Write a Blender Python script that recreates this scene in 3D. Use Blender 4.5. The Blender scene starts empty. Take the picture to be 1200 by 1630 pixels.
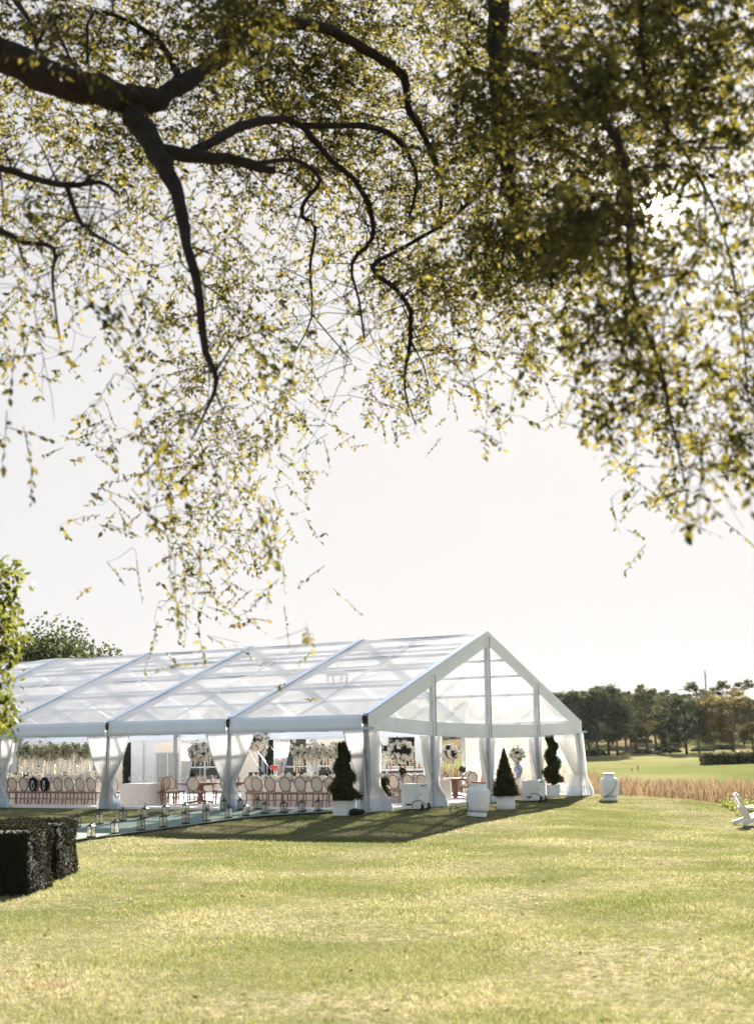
import bpy, bmesh, math, random
import numpy as np
from mathutils import Vector, Matrix, Euler
R = math.radians
rng = np.random.default_rng(7)
random.seed(7)
scene = bpy.context.scene
col = scene.collection

# ------------------------------------------------------------------ camera
F_PX, CX, CY = 2208.0, 600.0, 815.0          # focal length and centre of the 1200 x 1630 photograph
EYE = np.array([0.0, 0.0, 1.748])
PITCH, ROLL = 0.1736, -0.0265
_f = np.array([0, math.cos(PITCH), math.sin(PITCH)])
_u = np.array([0, -math.sin(PITCH), math.cos(PITCH)])
_r = np.array([1.0, 0, 0])
CR = math.cos(ROLL) * _r + math.sin(ROLL) * _u
CU = -math.sin(ROLL) * _r + math.cos(ROLL) * _u
CF = _f
cam_data = bpy.data.cameras.new('camera')
cam = bpy.data.objects.new('camera', cam_data)
col.objects.link(cam)
cam.matrix_world = Matrix(((CR[0], CU[0], -CF[0], EYE[0]), (CR[1], CU[1], -CF[1], EYE[1]),
                           (CR[2], CU[2], -CF[2], EYE[2]), (0, 0, 0, 1)))
cam_data.sensor_fit = 'VERTICAL'
cam_data.sensor_height = 55.0
cam_data.lens = 55.0 * F_PX / 1630.0
cam_data.clip_start = 0.3
cam_data.clip_end = 9000
cam_data.dof.use_dof = True
cam_data.dof.focus_distance = 36.0
cam_data.dof.aperture_fstop = 2.1
scene.camera = cam


def ray(px, py):
    d = CR * (px - CX) + CU * (CY - py) + CF * F_PX
    return d / np.linalg.norm(d)


def at(px, py, dist):
    """A point of the place, dist metres (along +Y) from the photographer, seen at a pixel of the photograph."""
    d = ray(px, py)
    return EYE + d * (dist / d[1])


def project(P):
    d = np.asarray(P, float) - EYE
    z = d @ CF
    return CX + F_PX * (d @ CR) / z, CY - F_PX * (d @ CU) / z, z


# ------------------------------------------------------------------ light
SUN = ray(1045, 325)
SUN_EL = math.asin(SUN[2])
SUN_AZ = math.atan2(SUN[0], SUN[1])
sun_data = bpy.data.lights.new('sun', 'SUN')
sun_data.energy = 5.0
sun_data.angle = R(0.53)
sun_data.color = (1.0, 0.925, 0.83)
sun = bpy.data.objects.new('sun', sun_data)
sun.rotation_euler = Vector(SUN).to_track_quat('Z', 'Y').to_euler()
sun.location = (0, 0, 60)
col.objects.link(sun)

world = bpy.data.worlds.new('World')
scene.world = world
world.use_nodes = True
wn, wl = world.node_tree.nodes, world.node_tree.links
wn.clear()
w_out = wn.new('ShaderNodeOutputWorld')
w_bg = wn.new('ShaderNodeBackground')
sky = wn.new('ShaderNodeTexSky')
sky.sky_type = 'NISHITA'
sky.sun_disc = False
sky.sun_elevation = SUN_EL
sky.sun_rotation = SUN_AZ
sky.air_density = 0.6
sky.dust_density = 1.0
sky.ozone_density = 1.0
# hazy bright day: the sky's brightness levels off towards white
SKY_TOP, SKY_KNEE = 1.36, 0.7
add = wn.new('ShaderNodeVectorMath'); add.operation = 'ADD'; add.inputs[1].default_value = (SKY_KNEE,) * 3
div = wn.new('ShaderNodeVectorMath'); div.operation = 'DIVIDE'
mul = wn.new('ShaderNodeVectorMath'); mul.operation = 'MULTIPLY'
mul.inputs[1].default_value = (SKY_TOP * 1.025, SKY_TOP, SKY_TOP * 0.985)
wl.new(sky.outputs[0], add.inputs[0])
wl.new(sky.outputs[0], div.inputs[0])
wl.new(add.outputs[0], div.inputs[1])
wl.new(div.outputs[0], mul.inputs[0])
# the sun's own glare in the sky: a bright core with a soft aureole
w_tc = wn.new('ShaderNodeTexCoord')
w_dot = wn.new('ShaderNodeVectorMath'); w_dot.operation = 'DOT_PRODUCT'; w_dot.inputs[1].default_value = tuple(SUN)
wl.new(w_tc.outputs['Generated'], w_dot.inputs[0])
last = mul.outputs[0]
for power, gain in ((26000.0, 40.0), (1500.0, 1.5), (200.0, 0.35)):
    w_p = wn.new('ShaderNodeMath'); w_p.operation = 'POWER'; w_p.inputs[1].default_value = power; w_p.use_clamp = True
    w_m = wn.new('ShaderNodeMath'); w_m.operation = 'MAXIMUM'; w_m.inputs[1].default_value = 0.0
    wl.new(w_dot.outputs['Value'], w_m.inputs[0]); wl.new(w_m.outputs[0], w_p.inputs[0])
    w_c = wn.new('ShaderNodeVectorMath'); w_c.operation = 'SCALE'; w_c.inputs[0].default_value = (gain, gain * .95, gain * .86)
    wl.new(w_p.outputs[0], w_c.inputs['Scale'])
    w_a = wn.new('ShaderNodeVectorMath'); w_a.operation = 'ADD'
    wl.new(last, w_a.inputs[0]); wl.new(w_c.outputs[0], w_a.inputs[1]); last = w_a.outputs[0]
wl.new(last, w_bg.inputs['Color'])
w_bg.inputs['Strength'].default_value = 0.1
wl.new(w_bg.outputs[0], w_out.inputs[0])

scene.view_settings.view_transform = 'Standard'
scene.view_settings.look = 'None'
scene.view_settings.exposure = 2.8
scene.view_settings.gamma = 1.0
scene.view_settings.use_curve_mapping = False
scene.render.engine = 'CYCLES'
scene.cycles.max_bounces = 10
scene.cycles.diffuse_bounces = 4
scene.cycles.transmission_bounces = 6
scene.cycles.transparent_max_bounces = 24
scene.cycles.caustics_reflective = False
scene.cycles.caustics_refractive = False
scene.cycles.use_denoising = True


# ------------------------------------------------------------------ materials
def rgb(c):
    return (c[0], c[1], c[2], 1.0)


def mat(name, c, rough=0.6, var=0.18, scale=6.0, bump=0.0, c2=None, metal=0.0, thru=0.0, thru_c=None, spec=0.4, space='Object'):
    """Principled colour with a noise that varies it; thru mixes in a translucent lobe (leaves, cloth, grass)."""
    m = bpy.data.materials.new(name)
    m.use_nodes = True
    n, l = m.node_tree.nodes, m.node_tree.links
    n.clear()
    out = n.new('ShaderNodeOutputMaterial')
    b = n.new('ShaderNodeBsdfPrincipled')
    b.inputs['Roughness'].default_value = rough
    b.inputs['Metallic'].default_value = metal
    b.inputs['Specular IOR Level'].default_value = spec
    tc = n.new('ShaderNodeTexCoord')
    nz = n.new('ShaderNodeTexNoise')
    nz.inputs['Scale'].default_value = scale
    nz.inputs['Detail'].default_value = 5
    l.new(tc.outputs[space], nz.inputs['Vector'])
    ramp = n.new('ShaderNodeValToRGB')
    a = c2 if c2 else tuple(x * (1 - var) for x in c)
    d = c if c2 else tuple(min(1, x * (1 + var)) for x in c)
    ramp.color_ramp.elements[0].position = 0.32
    ramp.color_ramp.elements[1].position = 0.68
    ramp.color_ramp.elements[0].color = rgb(a)
    ramp.color_ramp.elements[1].color = rgb(d)
    l.new(nz.outputs[0], ramp.inputs[0])
    l.new(ramp.outputs[0], b.inputs['Base Color'])
    if bump:
        bp = n.new('ShaderNodeBump')
        bp.inputs['Strength'].default_value = bump
        bp.inputs['Distance'].default_value = 0.02
        l.new(nz.outputs[0], bp.inputs['Height'])
        l.new(bp.outputs[0], b.inputs['Normal'])
    if thru:
        t = n.new('ShaderNodeBsdfTranslucent')
        if thru_c:
            t.inputs['Color'].default_value = rgb(thru_c)
        else:
            l.new(ramp.outputs[0], t.inputs['Color'])
        mx = n.new('ShaderNodeMixShader')
        mx.inputs[0].default_value = thru
        l.new(b.outputs[0], mx.inputs[1])
        l.new(t.outputs[0], mx.inputs[2])
        l.new(mx.outputs[0], out.inputs[0])
    else:
        l.new(b.outputs[0], out.inputs[0])
    return m


def leaf_mat(name, dark, light, thru_a, thru_b, thru=0.5, rough=0.45, spec=0.3):
    """Leaf colour that varies from leaf to leaf (random per mesh island)."""
    m = bpy.data.materials.new(name)
    m.use_nodes = True
    n, l = m.node_tree.nodes, m.node_tree.links
    n.clear()
    out = n.new('ShaderNodeOutputMaterial')
    g = n.new('ShaderNodeNewGeometry')
    r1 = n.new('ShaderNodeValToRGB'); r2 = n.new('ShaderNodeValToRGB')
    for r_, a, b in ((r1, dark, light), (r2, thru_a, thru_b)):
        r_.color_ramp.elements[0].color = rgb(a)
        r_.color_ramp.elements[1].color = rgb(b)
        l.new(g.outputs['Random Per Island'], r_.inputs[0])
    b = n.new('ShaderNodeBsdfPrincipled')
    b.inputs['Roughness'].default_value = rough
    b.inputs['Specular IOR Level'].default_value = spec
    t = n.new('ShaderNodeBsdfTranslucent')
    mx = n.new('ShaderNodeMixShader')
    mx.inputs[0].default_value = thru
    l.new(r1.outputs[0], b.inputs['Base Color'])
    l.new(r2.outputs[0], t.inputs['Color'])
    l.new(b.outputs[0], mx.inputs[1]); l.new(t.outputs[0], mx.inputs[2])
    l.new(mx.outputs[0], out.inputs[0])
    return m


def sheer_mat(name, clear, white=(0.85, 0.87, 0.9), thru=0.6, gloss=0.12, rough=0.25, scale=3.0, vary=0.12, stretch=(1, 1, 1)):
    """Clear or cloudy vinyl and sheer cloth: a straight-through part, a white translucent part, a soft shine."""
    m = bpy.data.materials.new(name)
    m.use_nodes = True
    n, l = m.node_tree.nodes, m.node_tree.links
    n.clear()
    out = n.new('ShaderNodeOutputMaterial')
    tp = n.new('ShaderNodeBsdfTransparent')
    tp.inputs['Color'].default_value = (0.97, 0.98, 0.98, 1)
    df = n.new('ShaderNodeBsdfDiffuse'); df.inputs['Color'].default_value = rgb(white)
    tl = n.new('ShaderNodeBsdfTranslucent'); tl.inputs['Color'].default_value = rgb(white)
    gl = n.new('ShaderNodeBsdfGlossy'); gl.inputs['Roughness'].default_value = rough
    m1 = n.new('ShaderNodeMixShader'); m1.inputs[0].default_value = thru
    l.new(df.outputs[0], m1.inputs[1]); l.new(tl.outputs[0], m1.inputs[2])
    m2 = n.new('ShaderNodeMixShader')
    tc = n.new('ShaderNodeTexCoord')
    mp = n.new('ShaderNodeMapping'); mp.inputs['Scale'].default_value = stretch
    nz = n.new('ShaderNodeTexNoise'); nz.inputs['Scale'].default_value = scale; nz.inputs['Detail'].default_value = 4
    mr = n.new('ShaderNodeMapRange')
    mr.inputs['From Min'].default_value = 0.3; mr.inputs['From Max'].default_value = 0.7
    mr.inputs['To Min'].default_value = max(0, clear - vary); mr.inputs['To Max'].default_value = min(1, clear + vary)
    l.new(tc.outputs['Object'], mp.inputs[0]); l.new(mp.outputs[0], nz.inputs['Vector'])
    l.new(nz.outputs[0], mr.inputs[0]); l.new(mr.outputs[0], m2.inputs[0])
    l.new(m1.outputs[0], m2.inputs[1]); l.new(tp.outputs[0], m2.inputs[2])
    fr = n.new('ShaderNodeFresnel'); fr.inputs['IOR'].default_value = 1.4
    fm = n.new('ShaderNodeMath'); fm.operation = 'MULTIPLY'; fm.inputs[1].default_value = gloss * 5; fm.use_clamp = True
    l.new(fr.outputs[0], fm.inputs[0])
    bp = n.new('ShaderNodeBump'); bp.inputs['Strength'].default_value = 0.15; bp.inputs['Distance'].default_value = 0.05
    l.new(nz.outputs[0], bp.inputs['Height']); l.new(bp.outputs[0], gl.inputs['Normal'])
    m3 = n.new('ShaderNodeMixShader')
    l.new(fm.outputs[0], m3.inputs[0]); l.new(m2.outputs[0], m3.inputs[1]); l.new(gl.outputs[0], m3.inputs[2])
    l.new(m3.outputs[0], out.inputs[0])
    return m


def ground_nodes(m, blades):
    """Lawn colour from world position: fresh green, with dry straw patches; rough and fairway farther out."""
    m.use_nodes = True
    n, l = m.node_tree.nodes, m.node_tree.links
    n.clear()
    out = n.new('ShaderNodeOutputMaterial')
    geo = n.new('ShaderNodeNewGeometry')

    def noise(scale, detail=4, rough=0.55, vec=None, stretch=None):
        z = n.new('ShaderNodeTexNoise')
        z.inputs['Scale'].default_value = scale; z.inputs['Detail'].default_value = detail
        z.inputs['Roughness'].default_value = rough
        src = geo.outputs['Position']
        if stretch:
            mp = n.new('ShaderNodeMapping'); mp.inputs['Scale'].default_value = stretch
            l.new(src, mp.inputs[0]); src = mp.outputs[0]
        l.new(src, z.inputs['Vector'])
        return z.outputs[0]

    def ramp(src, stops):
        r_ = n.new('ShaderNodeValToRGB')
        el = r_.color_ramp.elements
        while len(el) < len(stops):
            el.new(0.5)
        for e, (p, c) in zip(el, stops):
            e.position = p; e.color = rgb(c)
        l.new(src, r_.inputs[0])
        return r_.outputs[0]

    def mixc(fac, a, b, op='MIX'):
        x = n.new('ShaderNodeMix'); x.data_type = 'RGBA'; x.blend_type = op
        if isinstance(fac, float):
            x.inputs[0].default_value = fac
        else:
            l.new(fac, x.inputs[0])
        for s, v in ((x.inputs[6], a), (x.inputs[7], b)):
            if isinstance(v, tuple):
                s.default_value = rgb(v)
            else:
                l.new(v, s)
        return x.outputs[2]
    k = 1.15
    fresh = ramp(noise(0.55, 3), [(0.3, (0.098 * k, 0.113 * k, 0.044)), (0.7, (0.144 * k, 0.144 * k, 0.072))])
    patches = ramp(noise(0.22, 5, 0.68, stretch=(1, 1.5, 1)), [(0.42, (0.08, 0.08, 0.08)), (0.62, (1, 1, 1))])
    sy = n.new('ShaderNodeSeparateXYZ'); l.new(geo.outputs['Position'], sy.inputs[0])
    nr = n.new('ShaderNodeMapRange'); nr.inputs['From Min'].default_value = 24; nr.inputs['From Max'].default_value = 9
    nr.inputs['To Min'].default_value = 0.0; nr.inputs['To Max'].default_value = 0.45
    l.new(sy.outputs[1], nr.inputs[0])
    pa = n.new('ShaderNodeMath'); pa.operation = 'ADD'; pa.use_clamp = True
    l.new(patches, pa.inputs[0]); l.new(nr.outputs[0], pa.inputs[1]); patches = pa.outputs[0]
    specks = ramp(noise(7.0, 4, 0.7), [(0.36, (0, 0, 0)), (0.66, (1, 1, 1))])
    straw = ramp(noise(14.0, 3), [(0.3, (0.30, 0.245, 0.175)), (0.7, (0.43, 0.36, 0.275))])
    dry = n.new('ShaderNodeMath'); dry.operation = 'MULTIPLY'; dry.use_clamp = True
    l.new(patches, dry.inputs[0]); l.new(specks, dry.inputs[1])
    c = mixc(dry.outputs[0], fresh, straw)
    c = mixc(0.35, c, ramp(noise(26.0, 3), [(0.25, (0.45, 0.45, 0.4)), (0.75, (1.3, 1.3, 1.3))]), 'MULTIPLY')
    if blades:
        rb = n.new('ShaderNodeValToRGB')
        rb.color_ramp.elements[0].color = (0.42, 0.45, 0.40, 1); rb.color_ramp.elements[1].color = (1.35, 1.35, 1.35, 1)
        e3 = rb.color_ramp.elements.new(0.86); e3.color = (1.25, 1.25, 1.2, 1)
        e4 = rb.color_ramp.elements.new(0.90); e4.color = (1.6, 1.45, 1.9, 1)
        l.new(geo.outputs['Random Per Island'], rb.inputs[0])
        c = mixc(1.0, c, rb.outputs[0], 'MULTIPLY')
    if not blades:
        # farther out: pale mown fairway and reddish rough
        sep = n.new('ShaderNodeSeparateXYZ'); l.new(geo.outputs['Position'], sep.inputs[0])
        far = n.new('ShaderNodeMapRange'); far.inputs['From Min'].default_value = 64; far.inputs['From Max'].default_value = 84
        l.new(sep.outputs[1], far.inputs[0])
        fair = ramp(noise(0.035, 4, 0.6, stretch=(1, 0.35, 1)), [(0.40, (0.110, 0.122, 0.045)), (0.60, (0.18, 0.172, 0.078))])
        fair = mixc(0.3, fair, ramp(noise(0.6, 4), [(0.3, (0.7, 0.7, 0.7)), (0.7, (1.25, 1.25, 1.25))]), 'MULTIPLY')
        c = mixc(far.outputs[0], c, fair)
        r2 = n.new('ShaderNodeMapRange'); r2.inputs['From Min'].default_value = 205; r2.inputs['From Max'].default_value = 245
        l.new(sep.outputs[1], r2.inputs[0])
        rough = ramp(noise(0.05, 5, 0.65, stretch=(1, 0.4, 1)), [(0.46, (0.095, 0.105, 0.040)), (0.54, (0.13, 0.12, 0.055)), (0.62, (0.16, 0.115, 0.075))])
        c = mixc(r2.outputs[0], c, rough)
    if not blades:
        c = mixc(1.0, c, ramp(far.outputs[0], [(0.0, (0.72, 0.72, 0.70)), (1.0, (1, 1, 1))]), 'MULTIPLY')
    b = n.new('ShaderNodeBsdfPrincipled')
    b.inputs['Roughness'].default_value = 0.62 if blades else 0.9
    b.inputs['Specular IOR Level'].default_value = 0.25 if blades else 0.0
    l.new(c, b.inputs['Base Color'])
    if blades:
        t = n.new('ShaderNodeBsdfTranslucent')
        l.new(mixc(1.0, c, (1.15, 1.2, 0.85), 'MULTIPLY'), t.inputs['Color'])
        mx = n.new('ShaderNodeMixShader'); mx.inputs[0].default_value = 0.5
        l.new(b.outputs[0], mx.inputs[1]); l.new(t.outputs[0], mx.inputs[2])
        l.new(mx.outputs[0], out.inputs[0])
    else:
        bp = n.new('ShaderNodeBump'); bp.inputs['Strength'].default_value = 0.5; bp.inputs['Distance'].default_value = 0.05
        l.new(noise(9.0, 6, 0.75), bp.inputs['Height']); l.new(bp.outputs[0], b.inputs['Normal'])
        l.new(b.outputs[0], out.inputs[0])


M = {}
M['lawn'] = bpy.data.materials.new('lawn'); ground_nodes(M['lawn'], False)
M['blade'] = bpy.data.materials.new('grass_blade'); ground_nodes(M['blade'], True)
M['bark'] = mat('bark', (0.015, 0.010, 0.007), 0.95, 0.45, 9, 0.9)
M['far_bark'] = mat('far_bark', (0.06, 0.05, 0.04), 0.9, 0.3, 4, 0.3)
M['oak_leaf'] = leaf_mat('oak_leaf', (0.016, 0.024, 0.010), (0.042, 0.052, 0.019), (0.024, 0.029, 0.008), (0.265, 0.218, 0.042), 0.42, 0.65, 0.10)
M['young_leaf'] = leaf_mat('young_leaf', (0.022, 0.034, 0.012), (0.055, 0.065, 0.02), (0.03, 0.045, 0.01), (0.16, 0.16, 0.03), 0.5, 0.6, 0.12)
M['far_leaf_dark'] = leaf_mat('far_leaf_dark', (0.024, 0.034, 0.022), (0.055, 0.065, 0.03), (0.03, 0.042, 0.015), (0.09, 0.095, 0.03), 0.32, 0.7, 0.1)
M['far_leaf_olive'] = leaf_mat('far_leaf_olive', (0.04, 0.048, 0.024), (0.085, 0.085, 0.035), (0.05, 0.06, 0.02), (0.15, 0.13, 0.045), 0.36, 0.7, 0.1)
M['far_leaf_gold'] = leaf_mat('far_leaf_gold', (0.06, 0.055, 0.024), (0.11, 0.09, 0.035), (0.09, 0.08, 0.025), (0.22, 0.17, 0.055), 0.38, 0.7, 0.1)
M['hedge_leaf'] = leaf_mat('hedge_leaf', (0.009, 0.012, 0.006), (0.024, 0.026, 0.011), (0.02, 0.02, 0.008), (0.06, 0.05, 0.015), 0.10, 0.85, 0.03)
M['hedge_core'] = mat('hedge_core', (0.02, 0.018, 0.012), 0.95, 0.4, 12)
M['topiary_leaf'] = leaf_mat('topiary_leaf', (0.022, 0.03, 0.012), (0.055, 0.06, 0.018), (0.06, 0.07, 0.01), (0.16, 0.14, 0.03), 0.35, 0.7, 0.1)
M['box_leaf'] = leaf_mat('box_leaf', (0.015, 0.026, 0.012), (0.04, 0.06, 0.02), (0.03, 0.05, 0.01), (0.09, 0.11, 0.02), 0.3, 0.5)
M['weed_leaf'] = leaf_mat('weed_leaf', (0.07, 0.10, 0.02), (0.14, 0.15, 0.04), (0.16, 0.2, 0.03), (0.2, 0.2, 0.06), 0.45, 0.7, 0.1)
M['rush'] = leaf_mat('rush', (0.095, 0.066, 0.042), (0.19, 0.14, 0.08), (0.09, 0.062, 0.038), (0.21, 0.145, 0.08), 0.45, 0.8)
M['roof_clear'] = sheer_mat('roof_clear', 0.70, (0.84, 0.87, 0.92), 0.55, 0.10, 0.3, 0.5, 0.06)
M['gable_clear'] = sheer_mat('gable_clear', 0.80, (0.9, 0.9, 0.9), 0.6, 0.05, 0.1, 0.6, 0.08)
M['back_clear'] = sheer_mat('back_clear', 0.86, (0.9, 0.9, 0.9), 0.6, 0.05, 0.1, 0.6, 0.06)
M['seam'] = sheer_mat('seam', 0.18, (0.80, 0.84, 0.9), 0.5, 0.08, 0.3, 0.8, 0.06)
M['vinyl'] = mat('white_vinyl', (0.76, 0.82, 0.91), 0.45, 0.03, 1.5, 0.05, thru=0.10)  # bluer than the gable vinyl: shadow tint put into the colour
M['drape'] = sheer_mat('sheer_drape', 0.16, (0.92, 0.91, 0.90), 0.42, 0.12, 0.3, 5.0, 0.08, (1, 1, 0.2))
M['hem'] = mat('drape_hem', (0.74, 0.79, 0.84), 0.4, 0.05, 3, 0.05, thru=0.25)
M['gable_vinyl'] = mat('gable_vinyl', (0.86, 0.885, 0.92), 0.45, 0.03, 1.5, 0.05, thru=0.14)
M['keder'] = mat('shade_blue_vinyl', (0.48, 0.60, 0.76), 0.45, 0.05, 2)  # blue of the shade is mixed into the cover colour
M['alu'] = mat('painted_aluminium', (0.42, 0.48, 0.56), 0.4, 0.06, 3, 0.0, metal=0.25)
M['post'] = mat('post_aluminium', (0.34, 0.37, 0.39), 0.45, 0.2, 5, 0.05, metal=0.35)
M['black'] = mat('black_metal', (0.014, 0.014, 0.016), 0.45, 0.2, 10)
M['rubber'] = mat('black_rubber', (0.012, 0.012, 0.013), 0.6, 0.2, 10)
M['deck'] = mat('white_floor', (0.86, 0.80, 0.76), 0.5, 0.05, 1.2, 0.05)
M['carpet'] = mat('mint_carpet', (0.23, 0.275, 0.235), 0.95, 0.1, 5, 0.3, spec=0.0)
M['wood'] = mat('limed_wood', (0.27, 0.165, 0.130), 0.6, 0.25, 18, 0.1)
M['table_wood'] = mat('table_wood', (0.22, 0.115, 0.08), 0.5, 0.3, 14, 0.1)
M['linen'] = mat('linen', (0.62, 0.54, 0.45), 0.9, 0.08, 20, 0.1)
M['cloth'] = mat('table_linen', (0.90, 0.82, 0.74), 0.85, 0.05, 9, 0.1, thru=0.2)
M['petal'] = mat('white_petal', (0.92, 0.87, 0.78), 0.7, 0.1, 14, 0.3, thru=0.3)
M['petal_green'] = mat('greenish_petal', (0.50, 0.50, 0.33), 0.7, 0.25, 10, 0.3, thru=0.3)
M['white_paint'] = mat('white_paint', (0.74, 0.74, 0.73), 0.4, 0.05, 4, 0.03)
M['cream'] = mat('cream_wall', (0.90, 0.79, 0.68), 0.8, 0.05, 1.5, 0.1)
M['brown'] = mat('brown_panel', (0.055, 0.035, 0.03), 0.6, 0.25, 6)
M['navy_glass'] = mat('window_glass', (0.025, 0.032, 0.05), 0.06, 0.2, 1.0, spec=0.8)
M['pale_glass'] = mat('door_glass', (0.42, 0.42, 0.40), 0.08, 0.12, 2.5, spec=0.8)
M['tank'] = mat('tank_paint', (0.72, 0.75, 0.76), 0.38, 0.07, 5, 0.05)
M['rust_red'] = mat('red_oxide', (0.45, 0.10, 0.07), 0.6, 0.25, 12, 0.1)
M['flag_red'] = mat('red_plastic', (0.70, 0.05, 0.03), 0.5, 0.1, 5)
M['drum_red'] = mat('red_lacquer', (0.60, 0.06, 0.03), 0.3, 0.1, 5)
M['wax'] = mat('candle_wax', (0.80, 0.68, 0.42), 0.5, 0.06, 9, thru=0.3)
M['gold'] = mat('brushed_gold', (0.60, 0.42, 0.18), 0.35, 0.1, 9, metal=0.8)
M['steel'] = mat('chrome', (0.55, 0.56, 0.58), 0.25, 0.1, 9, metal=0.9)
M['soil'] = mat('soil', (0.04, 0.028, 0.02), 0.95, 0.3, 20, 0.5)
M['amber'] = mat('amber_glass', (0.35, 0.12, 0.03), 0.15, 0.3, 5)
M['green_glass'] = mat('green_bottle', (0.06, 0.14, 0.06), 0.15, 0.3, 5)
M['dark_cloth'] = mat('dark_cloth', (0.016, 0.017, 0.022), 0.9, 0.3, 12, 0.4)
M['ribbon'] = mat('satin_ribbon', (0.66, 0.68, 0.72), 0.35, 0.06, 8)
M['hair_green'] = mat('dark_wreath', (0.014, 0.022, 0.014), 0.8, 0.4, 30, 0.8)
M['porcelain'] = mat('blue_white_porcelain', (0.74, 0.76, 0.80), 0.2, 0.05, 16, c2=(0.07, 0.12, 0.40))
M['glass_thin'] = sheer_mat('thin_glass', 0.95, (0.95, 0.95, 0.95), 0.4, 0.12, 0.08, 4, 0.02)
M['mark_blue'] = mat('blue_print', (0.03, 0.05, 0.14), 0.5, 0.1, 9)


# ------------------------------------------------------------------ mesh helpers
class MB:
    """Collects shapes and links them as ONE mesh object."""

    def __init__(self):
        self.v, self.f, self.sm = [], [], []

    def add(self, verts, faces, smooth=False):
        o = len(self.v)
        self.v.extend([tuple(map(float, p)) for p in verts])
        self.f.extend([tuple(i + o for i in f) for f in faces])
        self.sm.extend([smooth] * len(faces))
        return self

    def box(self, c, s, rz=0.0, taper=1.0, rot=None):
        x, y, z = s[0] / 2, s[1] / 2, s[2] / 2
        p = [(-x, -y, -z), (x, -y, -z), (x, y, -z), (-x, y, -z), (-x * taper, -y * taper, z), (x * taper, -y * taper, z), (x * taper, y * taper, z), (-x * taper, y * taper, z)]
        m = rot if rot is not None else Matrix.Rotation(rz, 3, 'Z')
        p = [Vector(c) + m @ Vector(q) for q in p]
        return self.add(p, [(3, 2, 1, 0), (4, 5, 6, 7), (0, 1, 5, 4), (1, 2, 6, 5), (2, 3, 7, 6), (3, 0, 4, 7)])

    def bar(self, a, b, w, h, up=(0, 0, 1)):
        """Square bar from a to b, w across, h along up."""
        a, b = Vector(a), Vector(b)
        d = (b - a).normalized()
        s = d.cross(Vector(up))
        if s.length < 1e-5:
            s = d.cross(Vector((1, 0, 0)))
        s.normalize()
        t = s.cross(d).normalized()
        p = []
        for q in (a, b):
            for i, j in ((-1, -1), (1, -1), (1, 1), (-1, 1)):
                p.append(q + s * (w / 2 * i) + t * (h / 2 * j))
        return self.add(p, [(3, 2, 1, 0), (4, 5, 6, 7), (0, 1, 5, 4), (1, 2, 6, 5), (2, 3, 7, 6), (3, 0, 4, 7)])

    def tube(self, pts, rad, n=8, cap=True, wob=0.0):
        pts = [Vector(p) for p in pts]
        if not hasattr(rad, '__len__'):
            rad = [rad] * len(pts)
        vs, prev = [], None
        for i, p in enumerate(pts):
            d = (pts[min(i + 1, len(pts) - 1)] - pts[max(i - 1, 0)])
            d = d.normalized() if d.length > 1e-9 else Vector((0, 0, 1))
            if prev is None:
                s = d.cross(Vector((0, 0, 1)))
                if s.length < 1e-3:
                    s = d.cross(Vector((1, 0, 0)))
            else:
                s = prev - d * prev.dot(d)
                if s.length < 1e-4:
                    s = d.cross(Vector((0.3, 1, 0.2)))
            s.normalize(); prev = s
            t = d.cross(s)
            for k in range(n):
                a = 2 * math.pi * k / n
                r_ = rad[i] * (1 + wob * (random.random() - 0.5))
                vs.append(p + (s * math.cos(a) + t * math.sin(a)) * r_)
        fs = []
        for i in range(len(pts) - 1):
            for k in range(n):
                fs.append((i * n + k, i * n + (k + 1) % n, (i + 1) * n + (k + 1) % n, (i + 1) * n + k))
        if cap:
            fs.append(tuple(range(n - 1, -1, -1)))
            fs.append(tuple((len(pts) - 1) * n + k for k in range(n)))
        return self.add(vs, fs, True)

    def lathe(self, prof, c=(0, 0, 0), n=20, cap=True):
        vs, fs = [], []
        for r_, z in prof:
            for k in range(n):
                a = 2 * math.pi * k / n
                vs.append((c[0] + r_ * math.cos(a), c[1] + r_ * math.sin(a), c[2] + z))
        for i in range(len(prof) - 1):
            for k in range(n):
                fs.append((i * n + k, i * n + (k + 1) % n, (i + 1) * n + (k + 1) % n, (i + 1) * n + k))
        if cap:
            fs.append(tuple(range(n - 1, -1, -1)))
            fs.append(tuple((len(prof) - 1) * n + k for k in range(n)))
        return self.add(vs, fs, True)

    def blob(self, c, r_, n=6, m=5, sq=(1, 1, 1)):
        vs, fs = [(c[0], c[1], c[2] - r_ * sq[2])], []
        for i in range(1, m):
            p = -math.pi / 2 + math.pi * i / m
            for k in range(n):
                a = 2 * math.pi * (k + 0.5 * (i % 2)) / n
                rr = r_ * (1 + 0.16 * (random.random() - 0.5))
                vs.append((c[0] + rr * math.cos(p) * math.cos(a) * sq[0], c[1] + rr * math.cos(p) * math.sin(a) * sq[1], c[2] + rr * math.sin(p) * sq[2]))
        vs.append((c[0], c[1], c[2] + r_ * sq[2]))
        for k in range(n):
            fs.append((0, 1 + (k + 1) % n, 1 + k))
            for i in range(m - 2):
                a0, b0 = 1 + i * n, 1 + (i + 1) * n
                fs.append((a0 + k, a0 + (k + 1) % n, b0 + (k + 1) % n, b0 + k))
            fs.append((1 + (m - 2) * n + k, 1 + (m - 2) * n + (k + 1) % n, len(vs) - 1))
        return self.add(vs, fs, True)

    def grid(self, fn, nu, nv, smooth=True, wrap=False):
        vs = [fn(i / (nu - (0 if wrap else 1)) if not wrap else i / nu, j / (nv - 1)) for j in range(nv) for i in range(nu)]
        fs = []
        for j in range(nv - 1):
            for i in range(nu if wrap else nu - 1):
                i2 = (i + 1) % nu
                fs.append((j * nu + i, j * nu + i2, (j + 1) * nu + i2, (j + 1) * nu + i))
        return self.add(vs, fs, smooth)

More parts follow.
